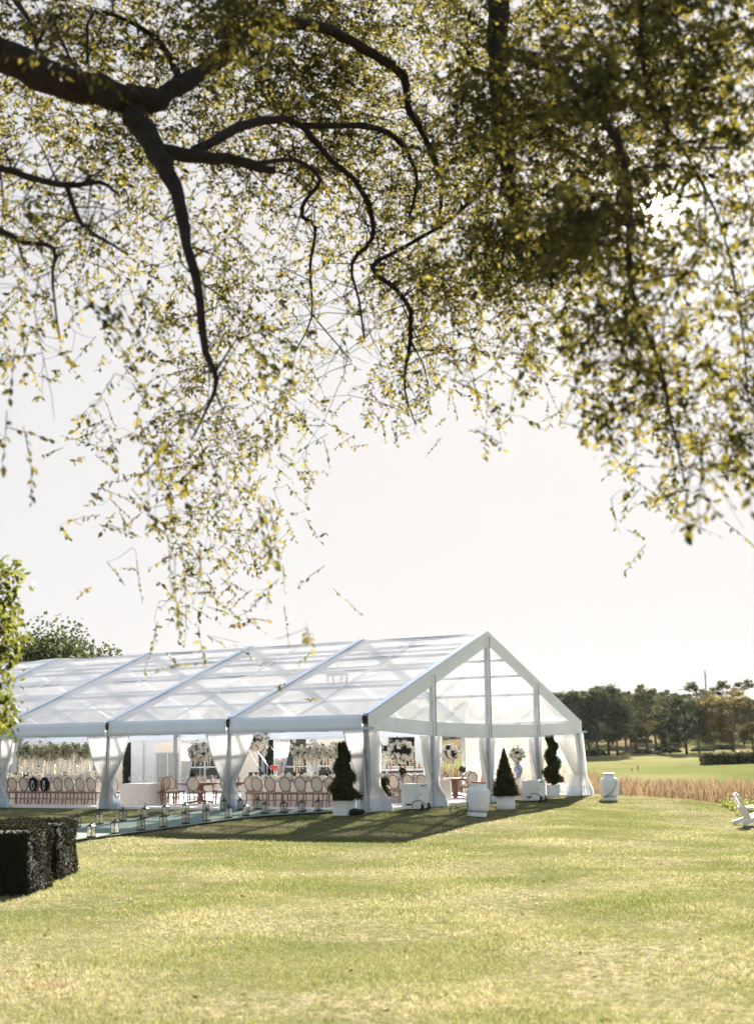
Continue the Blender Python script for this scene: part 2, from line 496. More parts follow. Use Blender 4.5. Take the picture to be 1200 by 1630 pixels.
    def prism(self, poly, a, b, fn):
        """Polygon (2-D points) given thickness a..b; fn(p, q, t) -> 3-D."""
        n = len(poly)
        vs = [fn(p, q, a) for p, q in poly] + [fn(p, q, b) for p, q in poly]
        fs = [tuple(range(n - 1, -1, -1)), tuple(range(n, 2 * n))]
        for i in range(n):
            j = (i + 1) % n
            fs.append((i, j, n + j, n + i))
        return self.add(vs, fs)

    def mesh(self, name, m):
        me = bpy.data.meshes.new(name)
        me.from_pydata(self.v, [], self.f)
        me.polygons.foreach_set('use_smooth', self.sm)
        me.materials.append(m)
        me.update()
        return me

    def build(self, name, m, parent=None):
        return link(name, self.mesh(name, m), parent)


def link(name, data, parent=None):
    o = bpy.data.objects.new(name, data)
    col.objects.link(o)
    if parent is not None:
        o.parent = parent
    return o


def np_mesh(name, V, Fc, m, smooth=False):
    """Mesh straight from arrays; every face has the same corner count."""
    me = bpy.data.meshes.new(name)
    k = Fc.shape[1]
    me.vertices.add(len(V)); me.vertices.foreach_set('co', np.ascontiguousarray(V, np.float32).ravel())
    me.loops.add(Fc.size); me.loops.foreach_set('vertex_index', np.ascontiguousarray(Fc, np.int32).ravel())
    me.polygons.add(len(Fc))
    me.polygons.foreach_set('loop_start', np.arange(0, Fc.size, k, dtype=np.int32))
    me.polygons.foreach_set('use_smooth', np.full(len(Fc), smooth))
    me.materials.append(m)
    me.update(calc_edges=True)
    return me


def tag(o, label=None, cat=None, group=None, kind=None):
    if label: o['label'] = label
    if cat: o['category'] = cat
    if group: o['group'] = group
    if kind: o['kind'] = kind
    return o


def thing(name, label, cat, loc=(0, 0, 0), rz=0.0, group=None):
    o = bpy.data.objects.new(name, None)
    col.objects.link(o)
    o.empty_display_size = 0.2
    o.location = tuple(loc); o.rotation_euler = (0, 0, rz)
    return tag(o, label, cat, group)


KIDS = {}


def copy_tree(o, parent=None):
    c = o.copy()
    col.objects.link(c)
    if parent is not None:
        c.parent = parent
    for ch in list(o.children):
        copy_tree(ch, c)
    return c


def dup(o, loc, rz, label, group=None, scale=None):
    c = copy_tree(o)
    c.location = tuple(loc); c.rotation_euler = (0, 0, rz)
    c['label'] = label
    if group: c['group'] = group
    if scale: c.scale = (scale,) * 3 if not hasattr(scale, '__len__') else scale
    return c


ORD = ['first', 'second', 'third', 'fourth', 'fifth', 'sixth', 'seventh', 'eighth', 'ninth', 'tenth', 'eleventh', 'twelfth', 'thirteenth', 'fourteenth', 'fifteenth', 'sixteenth']


def unit(a):
    return a / np.maximum(1e-9, np.linalg.norm(a, axis=-1, keepdims=True))


def leaf_cards(P, D, N, L, W):
    """Leaves at P pointing along D with face normal N: pointed oval, folded a little along the midrib (6 corners, 4 triangles)."""
    D = unit(D); S = unit(np.cross(N, D)); N = unit(np.cross(D, S))
    L = L[:, None]; W = W[:, None]
    V = np.stack([P, P + D * L * 0.40 + S * W * 0.5 + N * W * 0.14, P + D * L * 0.40 - S * W * 0.5 + N * W * 0.14,
                  P + D * L * 0.78 + S * W * 0.30 + N * W * 0.03, P + D * L * 0.78 - S * W * 0.30 + N * W * 0.03,
                  P + D * L - N * L * 0.06], 1)
    k = np.arange(len(P))[:, None, None] * 6
    Fc = np.array([[0, 1, 2], [1, 3, 4], [1, 4, 2], [3, 5, 4]])[None] + k
    return V.reshape(-1, 3), Fc.reshape(-1, 3)


def small_cards(P, N, size, asp=0.6):
    """Small diamond leaf faces (2 triangles)."""
    n = len(P)
    D = unit(np.cross(N, rng.normal(size=(n, 3)))); S = unit(np.cross(N, D))
    s = size[:, None]
    V = np.stack([P - D * s * .5, P + S * s * asp * .5, P + D * s * .5, P - S * s * asp * .5], 1)
    k = np.arange(n)[:, None] * 4
    return V.reshape(-1, 3), (np.array([[0, 1, 2, 3]]) + k)


# ------------------------------------------------------------------ the tent's own frame
O = np.array([-0.5562, 44.4489, 0.0])
YAW = -0.5445
TX = np.array([math.cos(YAW), math.sin(YAW), 0.0])     # along the long side, towards the gable end
TY = np.array([-math.sin(YAW), math.cos(YAW), 0.0])    # across the tent, away from the camera
BAY, WID, RISE, EAVE = 5.389, 16.69, 3.15, 3.0
S1, S2 = -0.0124, -0.0062
NB = 6


def T(x, y, h=0.0):
    return O + TX * x + TY * y + np.array([0, 0, S1 * x + S2 * y + h])


def X_at(px, v, py=1240):
    """Where along the tent the plane v metres in from its near side is seen at pixel column px."""
    d = ray(px, py)
    t = ((O - EYE) @ TY + v) / (d @ TY)
    p = EYE + d * t - O
    return float(p @ TX)


def H_at(px, py, v):
    d = ray(px, py)
    t = ((O - EYE) @ TY + v) / (d @ TY)
    p = EYE + d * t
    x = float((p - O) @ TX)
    return x, float(p[2] - (S1 * x + S2 * v))


def to_local(x, y):
    ax, ay = x - O[0], y - O[1]
    return ax * TX[0] + ay * TX[1], ax * TY[0] + ay * TY[1]


def sstep(a, b, x):
    t = np.clip((x - a) / (b - a), 0, 1)
    return t * t * (3 - 2 * t)


def lawn_edge(x, y):
    """Metres beyond the edge of the mown lawn (negative on the lawn)."""
    lx, ly = to_local(x, y)
    a = ly - 18.6 - 0.5 * np.sin(lx * 0.35)
    b = x - 12.4 - 0.35 * np.sin(y * 0.5)
    k = 2.5
    e = np.maximum(a, b) + k * 0.25 * np.maximum(0, 1 - np.abs(a - b) / k) ** 2
    return e


def G(x, y):
    """Height of the ground."""
    x = np.asarray(x, float); y = np.asarray(y, float)
    lx, ly = to_local(x, y)
    z = -0.0138 * (np.clip(x, -30, 14) - O[0]) + 0.0011 * (np.clip(y, -10, 70) - O[1])
    dist = np.hypot(np.maximum(0, lx), np.maximum(0, -ly))
    z = z - 0.6 * np.tanh(dist / 12)
    z = z - 0.14 * sstep(6, 13, x) * sstep(55, 40, y)
    e = lawn_edge(x, y)
    right = sstep(-9, -3, lx)
    z = z - 0.75 * sstep(0, 6, e) * right
    far = sstep(90, 160, y)
    z = z + far * (0.25 + 0.35 * np.sin(x * 0.045 + 0.7) * np.sin(y * 0.03)) + 0.75 * sstep(150, 215, y)
    z = z + 4.5 * sstep(215, 330, y) + 9 * sstep(330, 800, y) + 1.2 * np.sin(x * 0.02 + 1) * sstep(230, 330, y)
    out = (dist > 0.8)
    z = z + 0.02 * np.sin(x * 0.9 + 0.4 * y) * np.sin(y * 0.7) * out
    return z


def Gz(x, y):
    return float(G(np.array(x), np.array(y)))


def on_ground(px, py, lo=6.0, hi=260.0):
    """Where the line of sight through a pixel of the photograph meets the ground."""
    d = ray(px, py); t = lo
    while t < hi:
        p = EYE + d * t
        if p[2] < Gz(p[0], p[1]):
            for _ in range(20):
                t -= 0.01
                p = EYE + d * t
                if p[2] >= Gz(p[0], p[1]):
                    break
            return np.array([p[0], p[1], Gz(p[0], p[1])])
        t += 0.15
    return EYE + d * hi


# ------------------------------------------------------------------ ground
ys = np.concatenate([np.linspace(-60, 4, 14), np.linspace(5, 62, 130), 62 + np.cumsum(np.geomspace(0.5, 160, 78))])
xs_half = np.cumsum(np.concatenate([np.full(60, 0.45), np.geomspace(0.5, 150, 42)]))
xs = np.concatenate([-xs_half[::-1], [0], xs_half])
gx, gy = np.meshgrid(xs, ys)
V = np.stack([gx, gy, G(gx, gy)], -1).reshape(-1, 3)
nx = len(xs)
ii, jj = np.meshgrid(np.arange(nx - 1), np.arange(len(ys) - 1))
a = (jj * nx + ii).ravel()
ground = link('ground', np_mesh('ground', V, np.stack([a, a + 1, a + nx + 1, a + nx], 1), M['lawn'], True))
tag(ground, kind='structure')


def blades(n, ymin, ymax, power, hmin, hmax, wid, keep=lambda x, y: np.ones(len(x), bool)):
    u = rng.random(n)
    y = ymin * (ymax / ymin) ** u if power == 'log' else ymin + (ymax - ymin) * u
    x = (rng.random(n) * 2 - 1) * 0.34 * y
    k = keep(x, y)
    x, y = x[k], y[k]; n = len(x)
    z = G(x, y)
    a = rng.random(n) * 2 * np.pi
    h = (hmin + (hmax - hmin) * rng.random(n)) * (0.8 + 0.25 * np.sin(x * 1.7 + 1.3 * np.sin(y * 0.9)))
    w = wid * (0.7 + 0.6 * rng.random(n)) * np.clip(y / 14, 1, 2.6)
    s = np.stack([np.cos(a), np.sin(a), np.zeros(n)], 1) * w[:, None] * .5
    lean = rng.normal(size=(n, 2)) * 0.55 * h[:, None]
    P = np.stack([x, y, z - 0.004], 1)
    tip = P + np.stack([lean[:, 0], lean[:, 1], h], 1)
    V = np.stack([P - s, P + s, tip], 1).reshape(-1, 3)
    return V, np.arange(len(V)).reshape(-1, 3)


def lawn_keep(x, y):
    lx, ly = to_local(x, y)
    return ~((lx < 0.3) & (ly > -0.2)) & (lawn_edge(x, y) < 0.2)


Va, Fa = blades(530000, 8.0, 62, 'log', 0.025, 0.066, 0.0055, lawn_keep)
tag(link('lawn_grass', np_mesh('lawn_grass', Va, Fa, M['blade'])), 'short mown lawn grass with dry straw patches', 'grass', kind='stuff')

# reddish tall grass in the rough beyond the lawn
n = 60000
y = 44 + 42 * rng.random(n); x = -14 + 46 * rng.random(n)
e = lawn_edge(x, y); lx, ly = to_local(x, y)
k = (e > 0.5) & (e < 17) & (np.abs(x) < 0.30 * y) & (lx > -13) & (rng.random(n) < 0.40 + 0.6 * (np.sin(x * 1.3 + np.sin(y)) * np.sin(y * 0.9 + x * .4) > -0.3))
x, y = x[k], y[k]; n = len(x); z = G(x, y)
h = (0.72 + 0.45 * rng.random(n)) * sstep(0, 3.5, lawn_edge(x, y)) ** 0.35
a = rng.random(n) * 2 * np.pi
w = 0.012 + 0.012 * rng.random(n)
s = np.stack([np.cos(a), np.sin(a), np.zeros(n)], 1) * w[:, None]
ln = rng.normal(size=(n, 2)) * 0.22 * h[:, None]
P = np.stack([x, y, z], 1)
q1 = P + np.stack([ln[:, 0] * .35, ln[:, 1] * .35, h * .62], 1)
q2 = P + np.stack([ln[:, 0], ln[:, 1], h], 1)
V = np.stack([P - s * .5, P + s * .5, q1 - s * .45, q1 + s * .45, q1 + (q2 - q1) * .45 + s * 1.1, q1 + (q2 - q1) * .45 - s * 1.1, q2], 1).reshape(-1, 3)
k7 = np.arange(n)[:, None, None] * 7
Fr = (np.array([[0, 1, 3], [0, 3, 2], [2, 3, 4], [2, 4, 5], [5, 4, 6]])[None] + k7).reshape(-1, 3)
tag(link('tall_grass', np_mesh('tall_grass', V, Fr, M['rush'])), 'tall reddish brown rough grass beyond the lawn', 'tall grass', kind='stuff')

# leafy weeds along the lawn edge at the right
n = 5000
x = 11.6 + 3.4 * rng.random(n); y = 40 + 14 * rng.random(n)
e = lawn_edge(x, y)
k = (e > -0.1) & (e < 1.6) & (np.sin(y * 2.1) + np.sin(y * 0.83 + 2) > -0.4)
x, y = x[k], y[k]; n = len(x)
hh = 0.42 * rng.random(n) ** 1.3 * (0.6 + 0.4 * np.sin(y * 2.1))
P = np.stack([x, y, G(x, y) + hh], 1)
D = rng.normal(size=(n, 3)); D[:, 2] = np.abs(D[:, 2])
Vw, Fw = leaf_cards(P, D, rng.normal(size=(n, 3)), 0.10 + 0.08 * rng.random(n), 0.05 + 0.04 * rng.random(n))
tag(link('weeds', np_mesh('weeds', Vw, Fw, M['weed_leaf'])), 'low green weeds along the edge of the lawn', 'weeds', kind='stuff')

# fallen leaves and a bare reddish patch in the near lawn
n = 160
y = 9 + 34 * rng.random(n) ** 1.4; x = (rng.random(n) * 2 - 1) * .28 * y
lx, ly = to_local(x, y)
k = (ly < -0.5) | (lx > 0.5)
x, y = x[k], y[k]; n = len(x)
D = rng.normal(size=(n, 3)) * np.array([1, 1, .35])
Vw, Fw = leaf_cards(np.stack([x, y, G(x, y) + 0.035], 1), D, np.array([0, 0, 1.0]) + rng.normal(size=(n, 3)) * .4, 0.06 + 0.04 * rng.random(n), 0.03 + 0.02 * rng.random(n))
M['dry_leaf'] = leaf_mat('dry_leaf', (0.09, 0.045, 0.02), (0.30, 0.20, 0.09), (0.1, 0.05, 0.02), (0.25, 0.15, 0.05), 0.3, 0.9, 0.0)
tag(link('fallen_leaves', np_mesh('fallen_leaves', Vw, Fw, M['dry_leaf'])), 'dry brown leaves scattered over the lawn', 'fallen leaves', kind='stuff')
q = on_ground(76, 1568)
M['bare'] = mat('bare_soil', (0.19, 0.125, 0.08), 0.95, 0.3, 12, 0.4, spec=0.0)
mb = MB()
mb.grid(lambda u, v: (lambda a, r: (q[0] + .26 * r * math.cos(a) * (1 + .2 * math.sin(3 * a)), q[1] + .30 * r * math.sin(a), Gz(q[0] + .26 * r * math.cos(a), q[1] + .30 * r * math.sin(a)) + .007))(u * 2 * math.pi, v + .001), 24, 5, wrap=True)
tag(mb.build('bare_ground', M['bare']), kind='structure')

# ------------------------------------------------------------------ tent
tent = thing('frame_tent', 'large white frame tent with clear roof, open sides and a gable end', 'tent', O)
tent.rotation_mode = 'XYZ'
tent.rotation_euler = (S2, -S1, YAW)
PITCHL = math.hypot(RISE, WID / 2)


def roof_pt(x, s, side, off=0.0):
    """Point on the roof: s from the eave (0) to the ridge (1); side 0 near, 1 far; off outward."""
    y = WID / 2 * s; h = EAVE + RISE * s
    ny, nh = -RISE / PITCHL, (WID / 2) / PITCHL
    y += ny * off; h += nh * off
    return (x, y if side == 0 else WID - y, h)


xf = [-k * BAY for k in range(NB + 1)]
for k, x in enumerate(xf):
    for side, yy in ((0, 0.0), (1, WID)):
        zb = -0.12
        mb = MB()
        mb.box((x, yy, (zb + EAVE - 0.03) / 2), (0.15, 0.105, EAVE - 0.03 - zb))
        mb.box((x, yy - 0.06, 1.45), (0.03, 0.02, 2.6)); mb.box((x - 0.06, yy - 0.056, 1.9), (0.05, 0.03, 0.16))
        p = mb.build('post', M['post'], tent)
        MB().box((x, yy, zb + 0.012), (0.34, 0.34, 0.024)).build('base_plate', M['post'], p)
        b = MB().box((x, yy - 0.09 * (1 - 2 * side), EAVE - 0.13), (0.16, 0.07, 0.26)).box((x, yy - 0.13 * (1 - 2 * side), EAVE - 0.06), (0.10, 0.06, 0.10))
        b.build('eave_bracket', M['black'], p)
    for side in (0, 1):
        a_, b_ = roof_pt(x, -0.012, side, -0.06), roof_pt(x, 0.992, side, -0.06)
        MB().bar(a_, b_, 0.16, 0.24).build('rafter', M['alu'], tent)
        MB().bar(roof_pt(x, 0.0, side, 0.075), roof_pt(x, 1.0, side, 0.075), 0.24, 0.018).build('keder_cover', M['keder'], tent)
for i in range(NB):
    x0, x1 = xf[i] - 0.11, xf[i + 1] + 0.11
    for side in (0, 1):
        for s in (0.36, 0.57, 0.74, 0.88):
            MB().bar(roof_pt(x0, s, side, -0.05), roof_pt(x1, s, side, -0.05), 0.13, 0.10, (0, 0, 1)).build('purlin', M['alu'], tent)
        MB().bar(roof_pt(x0, 0.006, side, -0.09), roof_pt(x1, 0.006, side, -0.09), 0.10, 0.16, (0, 0, 1)).build('eave_beam', M['alu'], tent)

        def sheet(u, v, side=side, x0=x0, x1=x1):
            sag = 0.02 * math.sin(7 * u + 5 * v) * math.sin(4 * v - 3 * u + x0) * math.sin(math.pi * u) + 0.05 * math.sin(math.pi * u) * (0.4 + 0.6 * abs(math.sin(math.pi * v * 2.5))) + 0.012 * math.sin(u * 9 + v * 13 + x0)
            return roof_pt(x0 + 0.0 + (x1 - x0) * u, 0.002 + 0.996 * v, side, 0.06 - sag)
        MB().grid(sheet, 14, 22).build('roof_panel', M['roof_clear'], tent)
        xm = (x0 + x1) / 2 + 0.05
        MB().grid(lambda u, v: roof_pt(xm + 0.2 * (u - 0.5), 0.01 + 0.98 * v, side, 0.066 - 0.05 * (0.4 + 0.6 * abs(math.sin(math.pi * v * 2.5)))), 3, 22).build('seam_band', M['seam'], tent)
    MB().bar((x0, WID / 2, EAVE + RISE - 0.05), (x1, WID / 2, EAVE + RISE - 0.05), 0.15, 0.12).build('ridge_beam', M['alu'], tent)
    for side, yy in ((0, -0.13), (1, WID + 0.13)):
        def val(u, v, yy=yy, side=side):
            w = 0.012 * math.sin(u * 17 + i) + 0.01 * math.sin(u * 41)
            return (x0 + 0.02 + (x1 - x0 - 0.04) * u, yy + (w * v - 0.03 * v) * (1 if side == 0 else -1), EAVE + 0.035 - (0.50 + 0.012 * math.sin(u * math.pi)) * v)
        vl = MB().grid(val, 24, 4).build('valance', M['vinyl'], tent)
        vl.modifiers.new('thickness', 'SOLIDIFY').thickness = 0.008
        MB().bar((x0 + 0.02, yy - 0.03 * (1 - 2 * side), EAVE - 0.465), (x1 - 0.02, yy - 0.03 * (1 - 2 * side), EAVE - 0.465), 0.014, 0.03).build('valance_hem', M['vinyl'], vl)

# gable end
GX = 0.13
qy = [0.0, WID * .25, WID * .5, WID * .75, WID]


def roof_h(y):
    return EAVE + RISE * (1 - abs(y - WID / 2) / (WID / 2))


low = [EAVE - 0.45, EAVE - 0.64, EAVE - 0.68, EAVE - 0.64, EAVE - 0.45]
top = [EAVE - 0.02, EAVE - 0.17, EAVE - 0.22, EAVE - 0.17, EAVE - 0.02]


def low_h(y):
    return float(np.interp(y, qy, low))


def gp(p, q, t):
    return (GX + t, p, q)


RB = 0.46                                   # height of the opaque band along the rake


def win_poly(y0, y1):
    """Clear panel between two gable posts, under the rake band and over the bottom band."""
    pts = []
    lo = lambda y: float(np.interp(y, qy, top))
    hi = lambda y: roof_h(y) - RB
    ys_ = np.linspace(y0, y1, 40)
    ok = [y for y in ys_ if hi(y) > lo(y) + 0.01]
    return [(y, lo(y)) for y in ok] + [(y, hi(y)) for y in ok[::-1]]


for i in range(4):
    y0, y1 = qy[i] + 0.06, qy[i + 1] - 0.06
    MB().prism(win_poly(y0, y1), -0.004, 0.004, gp).build('gable_window', M['gable_clear'], tent)
    # bottom band
    ys_ = np.linspace(qy[i] + (0.0 if i else -0.1), qy[i + 1] - (0.0 if i < 3 else -0.1), 16)
    wv = lambda y: 0.01 * math.sin(y * 7)
    poly = [(y, low_h(y)) for y in ys_] + [(y, float(np.interp(y, qy, top)) + 0.02) for y in ys_[::-1]]
    vb = MB().prism(poly, 0.008, 0.016, lambda p, q, t: (GX + t + 0.02 * math.sin(p * 6) * max(0, (EAVE - q)), p, q)).build('gable_valance', M['gable_vinyl'], tent)
    MB().bar((GX + 0.022, ys_[0], low_h(ys_[0]) + .02), (GX + 0.022, ys_[-1], low_h(ys_[-1]) + .02), 0.012, 0.035).build('valance_hem', M['vinyl'], vb)
for sgn in (0, 1):
    ye = -0.1 if sgn == 0 else WID + 0.1
    ym = WID / 2
    lo0 = EAVE + 0.02
    inner = [y for y in np.linspace(ye, ym, 30)]
    poly = []
    up = [(ye, roof_h(ye) + 0.07), (ym, EAVE + RISE + 0.09)]
    lower = []
    for y in inner[::-1]:
        lower.append((y, max(roof_h(y) - RB, float(np.interp(y, qy, top)) - 0.01)))
    poly = up + lower
    MB().prism(poly, 0.018, 0.026, gp).build('rake_band', M['gable_vinyl'], tent)
for i in (1, 2, 3):
    y = qy[i]
    mb = MB()
    mb.box((GX - 0.075, y, (roof_h(y) - 0.1 - 0.1) / 2), (0.12, 0.11, roof_h(y) - 0.1 + 0.1))
    p = mb.build('gable_post', M['alu'], tent)
    MB().box((GX + 0.04, y - 0.03, (roof_h(y) - .1 + low_h(y)) / 2), (0.02, 0.15, roof_h(y) - .12 - low_h(y))).build('post_cover', M['gable_vinyl'], p)
    MB().box((GX + 0.055, y + 0.05, (roof_h(y) - .1 + low_h(y)) / 2), (0.02, 0.05, roof_h(y) - .15 - low_h(y))).build('keder_track', M['post'], p)
    MB().box((GX - 0.05, y, -0.1), (0.3, 0.3, 0.024)).build('base_plate', M['post'], p)
for yy in (-0.12, WID + 0.12):
    MB().box((0.02 + GX, yy, EAVE - 0.40), (0.42, 0.06, 0.09)).build('corner_bracket', M['alu'], tent)
MB().bar((-0.03, -0.06, EAVE - 0.40), (-0.03, WID + 0.5, EAVE - 0.42), 0.06, 0.08).build('gable_rail', M['alu'], tent)
# sagging lines inside the roof (bracing cables)
for i in (0, 2):
    for side in (0, 1):
        MB().tube([roof_pt(xf[i] - .1, 0.02, side, -.12), roof_pt(xf[i + 1] + .1, 0.97, side, -.12)], 0.008, 5).build('bracing_cable', M['steel'], tent)
        MB().tube([roof_pt(xf[i + 1] + .1, 0.02, side, -.14), roof_pt(xf[i] - .1, 0.97, side, -.14)], 0.008, 5).build('bracing_cable', M['steel'], tent)
# raised white floor
fl = MB().box((-NB * BAY / 2 - 0.12, WID / 2, 0.03), (NB * BAY - 0.25, WID - 0.24, 0.10)).build('floor', M['deck'])
fl.location = tuple(O); fl.rotation_euler = (S2, -S1, YAW)
tag(fl, kind='structure')
FH = 0.08
# clear wall in the far right bay
MB().grid(lambda u, v: (-0.2 - (BAY - .3) * u, WID - 0.08 + 0.02 * math.sin(u * 25), 0.15 + (EAVE - 0.6) * v), 30, 4).build('clear_wall', M['back_clear'], tent)


# ------------------------------------------------------------------ curtains
def fixed_post(a0, a1, t0, t1):
    return (a0 + a1) / 2 if (t0 + t1) < (a0 + a1) else 1e9


def curtain(label, a0, a1, tie0, tie1, bot0, bot1, axis, fixed, sign=1.0, topz=EAVE - 0.40, tiev=0.66, botz=0.0, n=9, ph=0.0):
    """Sheer curtain gathered by a tie-back. a: along axis ('x' or 'y' of the tent); fixed: the other coordinate."""
    c0 = (a0 + a1) / 2
    org = T(tie0, fixed) if axis == 'x' else T(fixed, tie0)
    t = thing('curtain', label, 'curtain', org, YAW)
    H = topz - botz

    def fn(u, v, sk=0.0):
        if v < tiev:
            w = (v / tiev); w = w ** 1.25
            l_, r_ = a0 + (tie0 - a0) * w, a1 + (tie1 - a1) * w
        else:
            w = sstep(tiev, 1.0, v) ** 0.8
            l_, r_ = tie0 + (bot0 - tie0) * w, tie1 + (bot1 - tie1) * w
        p = l_ + (r_ - l_) * u
        wd = abs(r_ - l_) / max(0.2, abs(a1 - a0))
        amp = (0.065 + 0.05 * (1 - min(1, wd))) * (0.35 + 0.65 * min(1, v * 3))
        d = amp * math.sin(2 * math.pi * n * u + ph + 1.1 * math.sin(3 * v + ph)) + 0.03 * math.sin(5 * u + 4 * v)
        d = d * sign + sk - 0.02
        z = topz - H * v + 0.015 * math.sin(2 * math.pi * n * u) * (v > 0.9) - (0.05 * math.sin(math.pi * u) if v < 0.05 else 0)
        return ((p - tie0, d, z) if axis == 'x' else (d, p - tie0, z))
    MB().grid(lambda u, v: fn(u, v * 0.86), n * 8, 24).build('drape', M['drape'], t)
    MB().grid(lambda u, v: fn(u, 0.852 + v * 0.148, 0.006), n * 8, 7).build('weighted_hem', M['hem'], t)
    e0 = 0.0 if (axis == 'x') == (a1 <= fixed_post(a0, a1, tie0, tie1)) else 0.93
    MB().grid(lambda u, v: fn(e0 + u * .07, v * 0.86, -0.012 * (1 if axis == 'x' else -1)), 3, 24).build('edge_band', M['hem'], t)
    pts = [fn(u, tiev, 0.02 * (1 if axis == 'x' else -1) * -1) for u in np.linspace(0, 1, 12)]
    MB().tube(pts, 0.014, 5).build('tie_back', M['ribbon'], t)
    return t


names_post = ['near corner post', 'second front post', 'third front post', 'leftmost front post']
for k in range(4):
    x = xf[k]
    nm = names_post[k]
    wl_, wr_ = [(0.82, 0), (0.95, 1.10), (0.98, 1.05), (0.6, 0.72)][k]
    curtain('sheer white curtain tied on the left of the ' + nm, x - wl_, x - 0.02, x - 0.16, x + 0.03, x - 0.42, x + 0.08, 'x', -0.02, -1, ph=k)
    if k:
        curtain('sheer white curtain tied on the right of the ' + nm, x + 0.04, x + wr_, x + 0.04, x + 0.24, x - 0.02, x + 0.60, 'x', -0.02, -1, ph=k + 2)
curtain('sheer white curtain hanging at the near end of the gable', 0.06, 0.95, 0.10, 0.62, 0.0, 1.5, 'y', 0.05, 1, n=8)
gl = ['first gable post', 'middle gable post', 'third gable post']
for k in (1, 2, 3):
    y = qy[k]
    curtain('sheer white curtain on the near side of the ' + gl[k - 1] , y - 0.72, y - 0.04, y - 0.22, y + 0.02, y - 0.45, y + 0.1, 'y', 0.02, 1, topz=EAVE - 0.58, ph=k, n=7)
    curtain('sheer white curtain on the far side of the ' + gl[k - 1] , y + 0.04, y + 0.85, y + 0.04, y + 0.30, y + 0.12, y + 1.0, 'y', 0.04, 1, topz=EAVE - 0.58, ph=k + 1, n=7)
curtain('sheer white curtain swept wide at the far corner of the gable', WID - 2.5, WID - 0.1, WID - 0.85, WID - 0.05, WID - 1.35, WID - 0.2, 'y', 0.05, 1, ph=.5, n=10)
curtain('narrow sheer curtain outside the far corner post of the gable', WID - 0.05, WID + 0.5, WID + 0.05, WID + 0.42, WID - 0.15, WID + 1.25, 'y', 0.08, 1, ph=.9, n=6)
RV = WID - 0.15
xr = lambda p_: X_at(p_, RV)
curtain('sheer white curtain hanging on the rear side beside the far corner post', -1.3, -0.02, -0.32, 0.02, -0.5, 0.1, 'x', RV, 1, ph=1, n=9)
curtain('sheer white rear curtain seen left of the tall flower ball', xr(289), xr(314), xr(290), xr(299), xr(287), xr(304), 'x', RV, 1, ph=2, n=8)
curtain('sheer white rear curtain behind the band equipment', xr(438), xr(465), xr(438), xr(449), xr(434), xr(452), 'x', RV, 1, ph=3, n=8)
curtain('sheer white rear curtain behind the leftmost front post', xr(4), xr(24), xr(6), xr(14), xr(3), xr(18), 'x', RV, 1, ph=4, n=8)

# ------------------------------------------------------------------ club house facade behind the tent
BV = 20.5
club = thing('club_house', 'low cream building with white columns and dark windows behind the tent', 'building', T(0, BV), YAW)
BH = 3.35


def bx(px):
    return X_at(px, BV)


def seg(px0, px1, h0, h1, m, name, d0=0.0, d1=0.3, parent=club):
    x0, x1 = (bx(px0), bx(px1))
    return MB().box(((x0 + x1) / 2, (d0 + d1) / 2, (h0 + h1) / 2 - 0.1), (abs(x1 - x0), d1 - d0, h1 - h0)).build(name, m, parent)


def window(px0, px1, h0, h1, m, nm=1, nh=1):
    x0, x1 = sorted((bx(px0), bx(px1)))
    z0, z1 = h0 - .1, h1 - .1
    fr = MB()
    for x in np.linspace(x0 + 0.04, x1 - 0.04, nm + 1):
        fr.box((x, 0.10, (z0 + z1) / 2), (0.08, 0.12, z1 - z0))
    for z in np.linspace(z0 + .04, z1 - .04, nh + 1):
        for j in range(nm):
            xa, xb = np.linspace(x0 + 0.04, x1 - 0.04, nm + 1)[j:j + 2]
            fr.box(((xa + xb) / 2, 0.10, z), (xb - xa - 0.08, 0.10, 0.07))
    w = fr.build('window', M['white_paint'], club)
    for j in range(nm):
        for q in range(nh):
            xa, xb = np.linspace(x0 + 0.04, x1 - 0.04, nm + 1)[j:j + 2]
            za, zb = np.linspace(z0 + .04, z1 - .04, nh + 1)[q:q + 2]
            MB().box(((xa + xb) / 2, 0.115, (za + zb) / 2), (xb - xa - 0.08, 0.02, zb - za - .07)).build('pane', m, w)


seg(-330, 195, 0, BH, M['cream'], 'wall')
seg(230, 247, 0, BH, M['white_paint'], 'wall')
seg(286, 299, 0, BH, M['cream'], 'wall')
seg(247, 286, 2.45, BH, M['cream'], 'wall')
window(247, 286, 0.15, 2.45, M['pale_glass'], 2, 1)
seg(299, 352, 2.3, BH, M['cream'], 'wall')
seg(299, 352, 0, 0.9, M['cream'], 'wall')
window(299, 352, 0.9, 2.3, M['navy_glass'], 2, 2)
seg(352, 412, 0, BH, M['cream'], 'wall')
seg(436, 446, 0, BH, M['cream'], 'wall')
seg(446, 490, 2.35, BH, M['brown'], 'wall')
seg(446, 490, 0, 0.7, M['cream'], 'wall')
window(446, 490, 0.7, 2.35, M['navy_glass'], 2, 2)
seg(504, 551, 2.55, BH, M['cream'], 'wall')
seg(504, 551, 0, 0.5, M['cream'], 'wall')
window(504, 551, 0.5, 2.55, M['navy_glass'], 2, 2)
seg(564, 604, 2.55, BH, M['cream'], 'wall')
seg(564, 604, 0, 0.5, M['cream'], 'wall')
window(564, 604, 0.5, 2.55, M['navy_glass'], 2, 2)
for p0, p1 in ((212, 230), (491, 503), (551, 564), (605, 622), (664, 679)):
    c = seg(p0, p1, 0.25, BH - 0.2, M['white_paint'], 'column', -0.16, 0.3)
    seg(p0 - 1.5, p1 + 1.5, 0.0, 0.25, M['white_paint'], 'plinth', -0.22, 0.3, c)
    seg(p0 - 1.5, p1 + 1.5, BH - .2, BH - 0.003, M['white_paint'], 'capital', -0.22, 0.3, c)
x0, x1 = bx(-330), bx(684)
